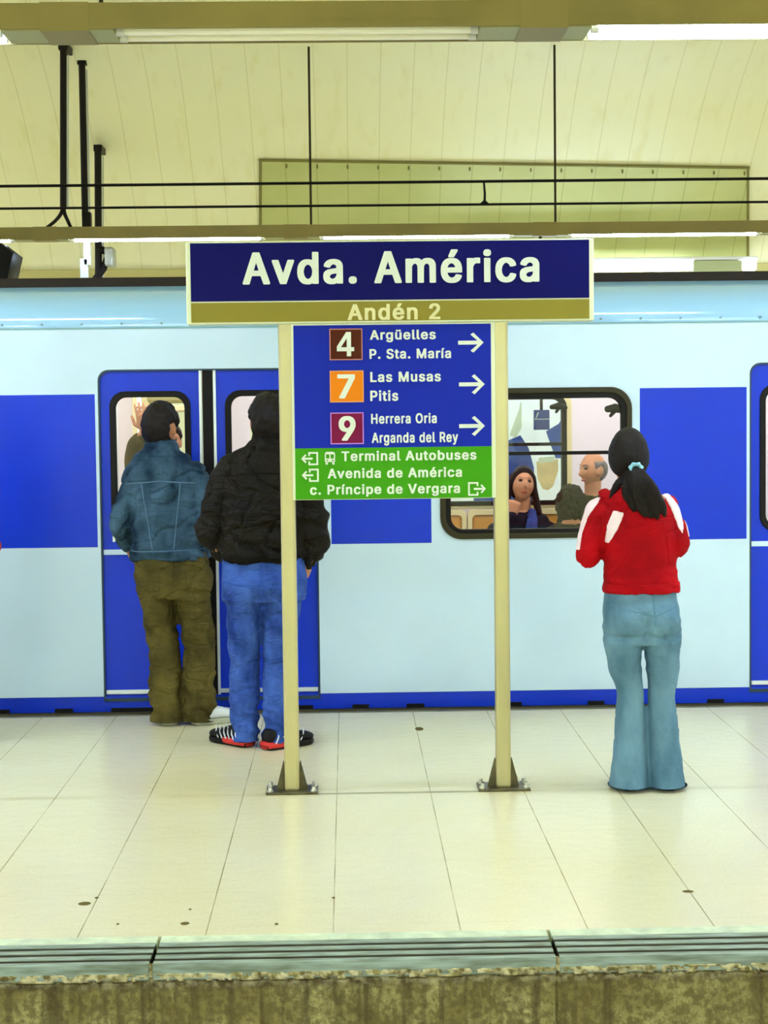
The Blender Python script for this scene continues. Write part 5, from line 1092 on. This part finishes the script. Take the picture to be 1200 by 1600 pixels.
bme = body_mesh(hM, [q3(L3(990, 765), -.01), q3(L3(988, 752), 0), q3(L3(986, 730), .015)], tor, arms, legs, [((.3, .6, .5), (.6, -.3, .6), 1, .5), ((-.3, .6, .5), (-.6, -.3, .6), -1, .5)], scale=.94)
link('body', bme, SKIN, pm)
hr = hair_cap(pm, hM, HAIRM, .014, nape=-.1, front=.05, rough=.002, scale=.98, name='hair', ear=False)
pc = Vector(q3(L3(988, 724), -.105))
bm = bmesh.new()
for i in range(11):
    k = random.uniform(-1, 1); j = random.uniform(-1, 1)
    pts = [pc+Vector((k*.008, .02, j*.006)), pc+Vector((.004+k*.016, -.022, -.015)), pc+Vector((.022+k*.04, -.028+j*.01, -.07)), pc+Vector((.055+k*.055, -.014+j*.012, -.135+j*.02)), pc+Vector((.078+k*.045, -.01+j*.012, -.198+j*.02+abs(k)*.02))]
    curve_limb(bm, pts, [.012, .019, .022, .019, .009], n=10)
for i in range(7):
    k = random.uniform(-1, 1)
    pts = [pc+Vector((-.01, .03, -.01)), pc+Vector((-.03+k*.01, 0, -.05)), pc+Vector((-.02+k*.03, -.01, -.11)), pc+Vector((.03+k*.05, -.01, -.165+k*.02))]
    curve_limb(bm, pts, [.014, .018, .017, .005], n=10)
for i in range(4):
    pts = [pc+Vector((-.02, .05, -.01-.01*i)), pc+Vector((-.055-.006*i, .03, -.055)), pc+Vector((-.085-.01*i, .02, -.1-.012*i))]
    curve_limb(bm, pts, [.016, .011, .003], n=8)
pt = displace(remesh(bm, .006, 2), lambda c, n: .003*nz(c.x*60, c.y*60, c.z*12)); link('ponytail', pt, HAIRM, pm)
bm = bmesh.new(); R_ = []
for i in range(28):
    a = 2*PI*i/28; R_.append(pc + Vector((.021*math.cos(a), -.010+.004*math.sin(3*a), .018*math.sin(a)+.002)))
vv = [[bm.verts.new(R_[i] + (R_[i]-pc).normalized()*(.011+.003*math.sin(7*2*PI*i/28))*math.cos(b) + Vector((0, 1, 0))*.016*math.sin(b)) for b in [2*PI*j/10 for j in range(10)]] for i in range(28)]
for i in range(28):
    for j in range(10): bm.faces.new((vv[i][j], vv[i][(j+1) % 10], vv[(i+1) % 28][(j+1) % 10], vv[(i+1) % 28][j]))
q = obj('scrunchie', bm, mat('pale_blue_cloth', (150, 206, 224), .7), pm, smooth=True); q['label'] = 'pale blue hair tie'
bm = bmesh.new()
torso_rings(bm, [(z_(919), x_(1002), 0, .16, .118), (z_(905), x_(1002), 0, .163, .12), (z_(880), x_(1001), 0, .156, .112), (z_(850), x_(999), 0, .16, .115), (z_(815), x_(996), -.005, .168, .118), (z_(790), x_(993), -.005, .165, .108), (z_(772), x_(991), 0, .12, .09), (z_(760), x_(990), .005, .07, .07)])
for i, a in enumerate(arms): curve_limb(bm, [Vector(a[0])+Vector((.02 if i == 0 else -.02, 0, .015)), (Vector(a[0])+Vector(a[1]))/2, a[1], (Vector(a[1])+Vector(a[2]))/2, a[2]], [(.062, .072), (.056, .062), (.05, .052), (.042, .044), (.036, .036)], n=20)
jk = fold_cloth(remesh(bm, .006, 4), .0035, [(z_(912), z_(880), .003, 20), (z_(865), z_(820), .002, 12)], 1.7)
jo = link('red_hooded_top', jk, RED, pm)
hem_band(jk, z_(919), z_(903), .004, RED, 'waistband', jo, lambda c: x_(935) < c.x < x_(1066) and abs(c.y) < .2)
def tri(pts):
    def inside(px_, pz_):
        r = False; n = len(pts)
        for i in range(n):
            (xa_, za_), (xb2, zb2) = pts[i], pts[(i+1) % n]
            if (za_ > pz_) != (zb2 > pz_) and px_ < (xb2-xa_)*(pz_-za_)/(zb2-za_)+xa_: r = not r
        return r
    return lambda c, n: n.y < .25 and c.y < .06 and inside(c.x, c.z)
pxs = lambda L_: [(x_(a), z_(b)) for a, b in L_]
for nm_, pts in (('back_stripe', ((954, 788), (970, 791), (961, 815), (948, 840), (943, 838), (945, 812))), ('back_stripe', ((1030, 755), (1045, 764), (1060, 785), (1066, 812), (1063, 826), (1057, 816), (1046, 788))),
                 ('sleeve_stripe', ((936, 764), (939, 768), (918, 796), (908, 825), (903, 850), (890, 850), (898, 826), (910, 786))), ('sleeve_stripe', ((1046, 757), (1062, 770), (1072, 795), (1080, 830), (1074, 832), (1070, 806), (1060, 780)))):
    shell(nm_, jk, tri(pxs(pts)), .002, PINKW, jo)
# hood lying on the shoulders
bm = bmesh.new(); hc = Vector(q3(L3(985, 774), .0)); P_ = []
for i in range(15):
    a = PI*(1.0+ i/14)+0
    P_.append(hc + Vector((.104*math.cos(a), .005+.09*math.sin(a), .022+.028*math.sin(a))))
limb(bm, P_, [(.024+.018*math.sin(PI*i/14), .03+.034*math.sin(PI*i/14)) for i in range(15)], ref=(0, 0, 1), n=16)
hd_ = fold_cloth(remesh(bm, .006, 3), .006, [(.9, 1.4, .006, 22)], 4.4); link('hood', hd_, RED, jo)
bm = bmesh.new()
torso_rings(bm, [(z_(1000), x_(1004), 0, .16, .115), (z_(975), x_(1003), -.012, .168, .132), (z_(950), x_(1002), -.012, .165, .132), (z_(925), x_(1001), 0, .155, .115), (z_(908), x_(1001), 0, .15, .105)])
for l in legs:
    h, k, a = (Vector(v) for v in l); sg_ = -1 if l is legs[0] else 1
    curve_limb(bm, [h+Vector((0, -.01, -.01)), (h+k)/2+Vector((sg_*.006, 0, 0)), k, k*.5+a*.5, a+Vector((0, 0, -.13))], [(.088, .108), (.072, .09), (.060, .07), (.068, .08), (.094, .125)], n=24, k=6)
for s_ in (-1, 1): ball(bm, (x_(1003)+s_*.068, -.085, z_(964)), .078, .07, .082, 16, 10)
tr3 = fold_cloth(remesh(bm, .006, 4), .0020, [(.42, .56, .0022, 14), (.68, .72, .002, 18), (.1, .3, .0016, 10)], 6.1, 1.0)
def seat_groove(cx, zt_, zf, dx):
    def f(c, n):
        if c.y > -.02: return 0
        d = -.012*math.exp(-((c.x-cx)/.013)**2)*max(0, min(1, (zt_-c.z)/.05))*max(0, min(1, (c.z-zf+.03)/.03))
        a = abs(c.x-cx)
        zz = zf + .10*(a-dx)**2/dx
        if a < 2.1*dx: d -= .010*math.exp(-((c.z-zz)/.014)**2)*max(0, 1-(a-dx)**2/(1.3*dx)**2)
        return d
    return f
displace(tr3, seat_groove(x_(1005), z_(940), z_(988), .075))
for v in tr3.vertices: v.co.z = max(v.co.z, .016)
to = link('flared_jeans', tr3, JEANL, pm)
seam_on(tr3, [(x_(1015), z_(921)), (x_(1016), z_(970))], .003, SEAML, 'seat_seam', to)
seam_on(tr3, [(x_(950), z_(936)), (x_(1015), z_(952)), (x_(1058), z_(936))], .002, SEAML, 'yoke_seam', to)
DSH = mat('dark_shoe', (38, 30, 22), .5)
shoe(pm, (x_(983), -.065), .12, (DSH, RUB), L=.25, H=.06, W=.038, sole=.02, label='dark shoe'); shoe(pm, (x_(1041), -.07), -.1, (DSH, RUB), L=.25, H=.06, W=.038, sole=.02, label='dark shoe')

# ------------------------------------------------------------------ bystander cut off by the left edge
o = floor_at(-58, 1160); L4 = lambda px, py, F_=F/o.y: loc(-66, 1160, px, py, F_)
pm = thing('person', 'person in red at the left edge of the photo, only an elbow in view', 'person', (o.x, o.y, 0), 0)
z_ = lambda py: L4(0, py)[1]; x_ = lambda px: L4(px, 0)[0]
hM = headM(q3(L4(-66, 655), .03), yaw=.2)
arms = [(q3(L4(-128, 735), 0), q3(L4(-140, 830), -.04), q3(L4(-110, 850), .18)), (q3(L4(-34, 735), 0), q3(L4(-13, 842), -.03), q3(L4(-34, 850), .2))]
legs = [(q3(L4(-94, 915), 0), q3(L4(-96, 1020), .03), q3(L4(-98, 1132), .02)), (q3(L4(-48, 915), 0), q3(L4(-46, 1020), .02), q3(L4(-44, 1132), .02))]
tor = [(.84, 0, 0, .15, .1), (.98, 0, 0, .15, .1), (1.12, 0, 0, .15, .1), (1.28, .0, 0, .18, .11), (1.40, .0, 0, .17, .09), (1.47, .0, 0, .08, .06)]
bme = body_mesh(hM, [q3(L4(-66, 705), -.01), q3(L4(-66, 690), 0), q3(L4(-66, 670), .02)], tor, arms, legs, [((.3, .8, .1), (.9, 0, 0), 1, .4), ((-.3, .8, .1), (-.9, 0, 0), -1, .4)], vox=.008)
link('body', bme, SKIN, pm); hair_cap(pm, hM, HAIRM, .016)
bm = bmesh.new()
torso_rings(bm, [(z_(872), x_(-68), 0, .16, .125), (z_(815), x_(-68), 0, .16, .13), (z_(770), x_(-72), 0, .155, .13), (z_(725), x_(-74), 0, .145, .12), (z_(706), x_(-66), 0, .15, .1), (z_(688), x_(-66), .005, .075, .075)])
for i, a in enumerate(arms): curve_limb(bm, [Vector(a[0])+Vector((.02 if i == 0 else -.02, 0, .005)), a[1], a[2]], [(.07, .08), (.056, .06), (.044, .046)], n=18)
jo = link('red_sweater', fold_cloth(remesh(bm, .011, 4), .006, [], 9.7), mat('faded_red_cloth', (190, 62, 66), .8), pm)
bm = bmesh.new()
torso_rings(bm, [(z_(935), x_(-70), 0, .17, .13), (z_(910), x_(-70), -.008, .17, .14), (z_(862), x_(-70), 0, .16, .12)])
for l in legs: leg_limb(bm, Vector(l[0])+Vector((0, 0, -.02)), l[1], Vector(l[2])+Vector((0, 0, -.10)), (.1, .12), (.078, .085), (.068, .08))
me = fold_cloth(remesh(bm, .011, 3), .006, [(.03, .22, .008, 16)], 2.9)
for v in me.vertices: v.co.z = max(v.co.z, .03)
link('blue_jeans', me, JEAN, pm)
shoe(pm, (x_(-98), -.05), .2, (SN, RUB)); shoe(pm, (x_(-46), -.05), .1, (SN, RUB))

# ------------------------------------------------------------------ passengers inside the train
COAT = mat('dark_green_coat', (58, 58, 24), .8, var=.35, var_scale=6, bump=.3, bump_scale=90); NAVYC = mat('navy_coat', (26, 28, 44), .8, var=.4, var_scale=6); SCARF = mat('blue_scarf', (58, 76, 150), .8, var=.3, var_scale=10)
BROWN = mat('olive_brown_coat', (96, 84, 40), .85, var=.3, var_scale=8, bump=.3, bump_scale=90); TROU = mat('dark_trousers', (34, 34, 40), .85)
def seated(label, X0, Y0, rz, headz, skin, coat, hands, arms, name='coat', lean=0.0, yawh=0, tilt=0, scale=.96, seat_z=.46, roll=0, hx=0, hy=0, neck_len=.26):
    pm = thing('person', label, 'person', (X0, Y0, .05), rz)
    hz = headz-.05
    hM = headM((hx, lean+.02+hy, hz), yaw=yawh, tilt=tilt, roll=roll)
    hips = seat_z-.05+.09
    sh = hz-neck_len
    tor = [(hips-.06, 0, .02, .16, .12), (hips+.1, 0, 0, .155, .11), ((hips+sh)/2, 0, lean*.4, .15, .105), (sh-.06, 0, lean*.8, .175, .105), (sh+.03, 0, lean, .15, .085), (sh+.09, 0, lean, .07, .06)]
    legs = [((s*.09, .05, hips), (s*.11, .46, hips+.02), (s*.11, .44, .08)) for s in (-1, 1)]
    bm_ = body_mesh(hM, [(0, lean-.01, sh+.06), (hx*.5, lean, sh+.11), (hx, lean+.01+hy, hz-.08)], tor, arms, legs, hands, scale=scale, vox=.005)
    link('body', bm_, skin, pm)
    bm = bmesh.new()
    torso_rings(bm, [(hips-.08, 0, .02, .19, .15), (hips+.1, 0, 0, .19, .14), ((hips+sh)/2, 0, lean*.4, .185, .135), (sh-.06, 0, lean*.8, .205, .13), (sh+.04, 0, lean, .17, .105), (sh+.095, 0, lean, .085, .08)])
    for a in arms: curve_limb(bm, a[:3], [(.07, .08), (.06, .064), (.044, .044)], n=18)
    me = fold_cloth(remesh(bm, .008, 4), .008, [], X0*3)
    link(name, me, coat, pm)
    bm = bmesh.new()
    for l in legs:
        curve_limb(bm, [l[0], (Vector(l[0])+Vector(l[1]))/2, l[1], (Vector(l[1])+Vector(l[2]))/2, l[2]], [(.1, .1), (.088, .085), (.072, .075), (.065, .068), (.06, .065)], ref=(1, 0, 0), n=18)
    torso_rings(bm, [(hips-.08, 0, .02, .175, .13), (hips, 0, .02, .18, .135), (hips+.08, 0, .01, .17, .12)])
    link('trousers', remesh(bm, .012, 4), TROU, pm)
    for s in (-1, 1): shoe(pm, (s*.11, .40), 0, (DSH, RUB), L=.26, H=.07)
    return pm, hM, sh, lean
# seated woman, chin on her hand, facing out
YP = 11.55; c = at(816, 760, YP)
wz = at(816, 758, YP).z
handp = at(806, 793, YP-.16)
lx_, ly_, lz_ = (c.x-handp.x), (YP-handp.y), handp.z-.05      # local frame is turned half round
pm, hM, sh, ln = seated('seated passenger with long dark hair and a blue scarf, chin on her hand', c.x, YP, PI, wz, SKIN2, NAVYC, [((-.25, -.05, 1), (0, -1, .2), 1, 1.0, .05), None],
    [((.17, .0, wz-.36), (.24, .12, wz-.58), (lx_+.03, .17, lz_-.06)), ((-.17, .0, wz-.36), (-.22, .05, wz-.62), (-.08, .26, wz-.6))], yawh=.12, tilt=.28, roll=-.12)
eyes_and_lips(pm, hM, HAIRB, .96)
hair_cap(pm, hM, HAIRB, .013, nape=-.12, front=.08, ear=False, rough=.003)
bm = bmesh.new()
for s in (-1, 1):
    for j in range(6):
        b = hM @ Vector((s*(.066+.002*j), -.06+.012*j, .06)); e_ = hM @ Vector((s*(.083+.010*random.random()), -.055+.012*j, -.04))
        e2 = Vector((s*(.115+.03*random.random()), -.045+.022*j, wz-.05-.25-.05*random.random()))
        curve_limb(bm, [b, e_, e2], [.014, .020, .012], n=8)
me = displace(remesh(bm, .0045, 2), lambda c_, n: .004*nz(c_.x*50, c_.y*50, c_.z*10)); link('long_hair', me, HAIRB, pm)
bm = bmesh.new(); curve_limb(bm, [(-.06, .05, wz-.22), (-.05, .13, wz-.30), (-.03, .16, wz-.42), (-.02, .17, wz-.54)], [(.03, .02), (.04, .02), (.045, .018), (.04, .015)], n=14)
link('scarf', fold_cloth(remesh(bm, .006, 3), .004, [], 1.1), SCARF, pm)
# bald man in profile, looking left
YP = 11.60; c = at(926, 745, YP); hz_ = at(923, 734, YP).z
pm, hM, sh, ln = seated('seated bald passenger in a green coat, in profile behind the train window', c.x, YP, PI, hz_, SKIN2, COAT, [None, None],
    [((.16, 0, hz_-.36), (.19, .05, hz_-.62), (.08, .25, hz_-.62)), ((-.16, 0, hz_-.36), (-.19, .05, hz_-.62), (-.08, .25, hz_-.62))], yawh=-1.15, tilt=.0)
eyes_and_lips(pm, hM, HAIRG); hair_cap(pm, hM, HAIRG, .006, nape=-.07, front=.03, bald=True, rough=.002)
# passenger with dark hair, back to the window
YP = 10.23; c = at(893, 790, YP); hz_ = at(893, 792, YP).z
pm, hM, sh, ln = seated('seated passenger with bushy dark hair, back turned to the train window', c.x, YP, 0, hz_, SKIN, COAT, [None, None],
    [((.16, 0, hz_-.36), (.19, .05, hz_-.62), (.08, .25, hz_-.62)), ((-.16, 0, hz_-.36), (-.19, .05, hz_-.62), (-.08, .25, hz_-.62))], seat_z=.42, scale=.88, neck_len=.185)
hair_cap(pm, hM, mat('olive_brown_hair', (46, 40, 14), .75, var=.4, var_scale=40, bump=.6, bump_scale=80), .028, nape=-.13, front=.05, rough=.012, ear=False, scale=.88)

# standing passenger by the left door, a hand raised
YP = 10.55; kk = YP/F
c = at(205, 900, YP); pm = thing('person', 'standing passenger in olive brown inside the left door, one hand raised', 'person', (c.x, YP, .05), PI)
def li(px, py, y=0.0): p = at(px, py, YP-y); return (c.x-p.x, y, p.z-.05)
hM = headM((.08, -.02, 1.35), yaw=.3)
hM = headM(li(262, 690, -.03), yaw=.3)
hx_ = li(262, 690)[0]
arms = [((hx_+.17, 0, 1.18), li(212, 708, .05), li(226, 672, .1)), ((hx_-.17, 0, 1.18), (hx_-.22, .04, .93), (hx_-.14, .2, .88))]
legs = [((hx_+s*.09, 0, .75), (hx_+s*.1, .02, .42), (hx_+s*.1, 0, .08)) for s in (1, -1)]
tor = [(.70, hx_, 0, .15, .1), (.85, hx_, 0, .15, .1), (1.0, hx_, 0, .15, .1), (1.12, hx_, 0, .17, .1), (1.22, hx_, 0, .15, .085), (1.27, hx_, 0, .07, .06)]
bme = body_mesh(hM, [(hx_, 0, 1.25), (hx_, 0, 1.3), (hx_, 0, 1.38)], tor, arms, legs, [((.12, .1, 1), (0, -1, .1), 1, .12, .3), ((.1, .6, -.4), (.9, 0, 0), -1, .4)], vox=.005)
link('body', bme, SKIN2, pm); hair_cap(pm, hM, HAIRB, .015); eyes_and_lips(pm, hM, HAIRB)
bm = bmesh.new()
torso_rings(bm, [(.68, hx_, 0, .18, .13), (.85, hx_, 0, .18, .13), (1.0, hx_, 0, .18, .13), (1.12, hx_, 0, .195, .125), (1.22, hx_, 0, .165, .1), (1.28, hx_, 0, .08, .075)])
curve_limb(bm, [arms[0][0], arms[0][1], Vector(arms[0][1])*.45+Vector(arms[0][2])*.55], [(.075, .08), (.066, .066), (.05, .05)], n=18)
curve_limb(bm, arms[1], [(.07, .08), (.06, .064), (.044, .044)], n=18)
link('coat', fold_cloth(remesh(bm, .009, 4), .008, [], 3.3), BROWN, pm)
bm = bmesh.new()
for l in legs: leg_limb(bm, *l, (.1, .11), (.075, .08), (.066, .075))
link('trousers', remesh(bm, .012, 4), TROU, pm)
for s in (1, -1): shoe(pm, (hx_+s*.1, -.06), 0, (DSH, RUB), L=.26, H=.07)
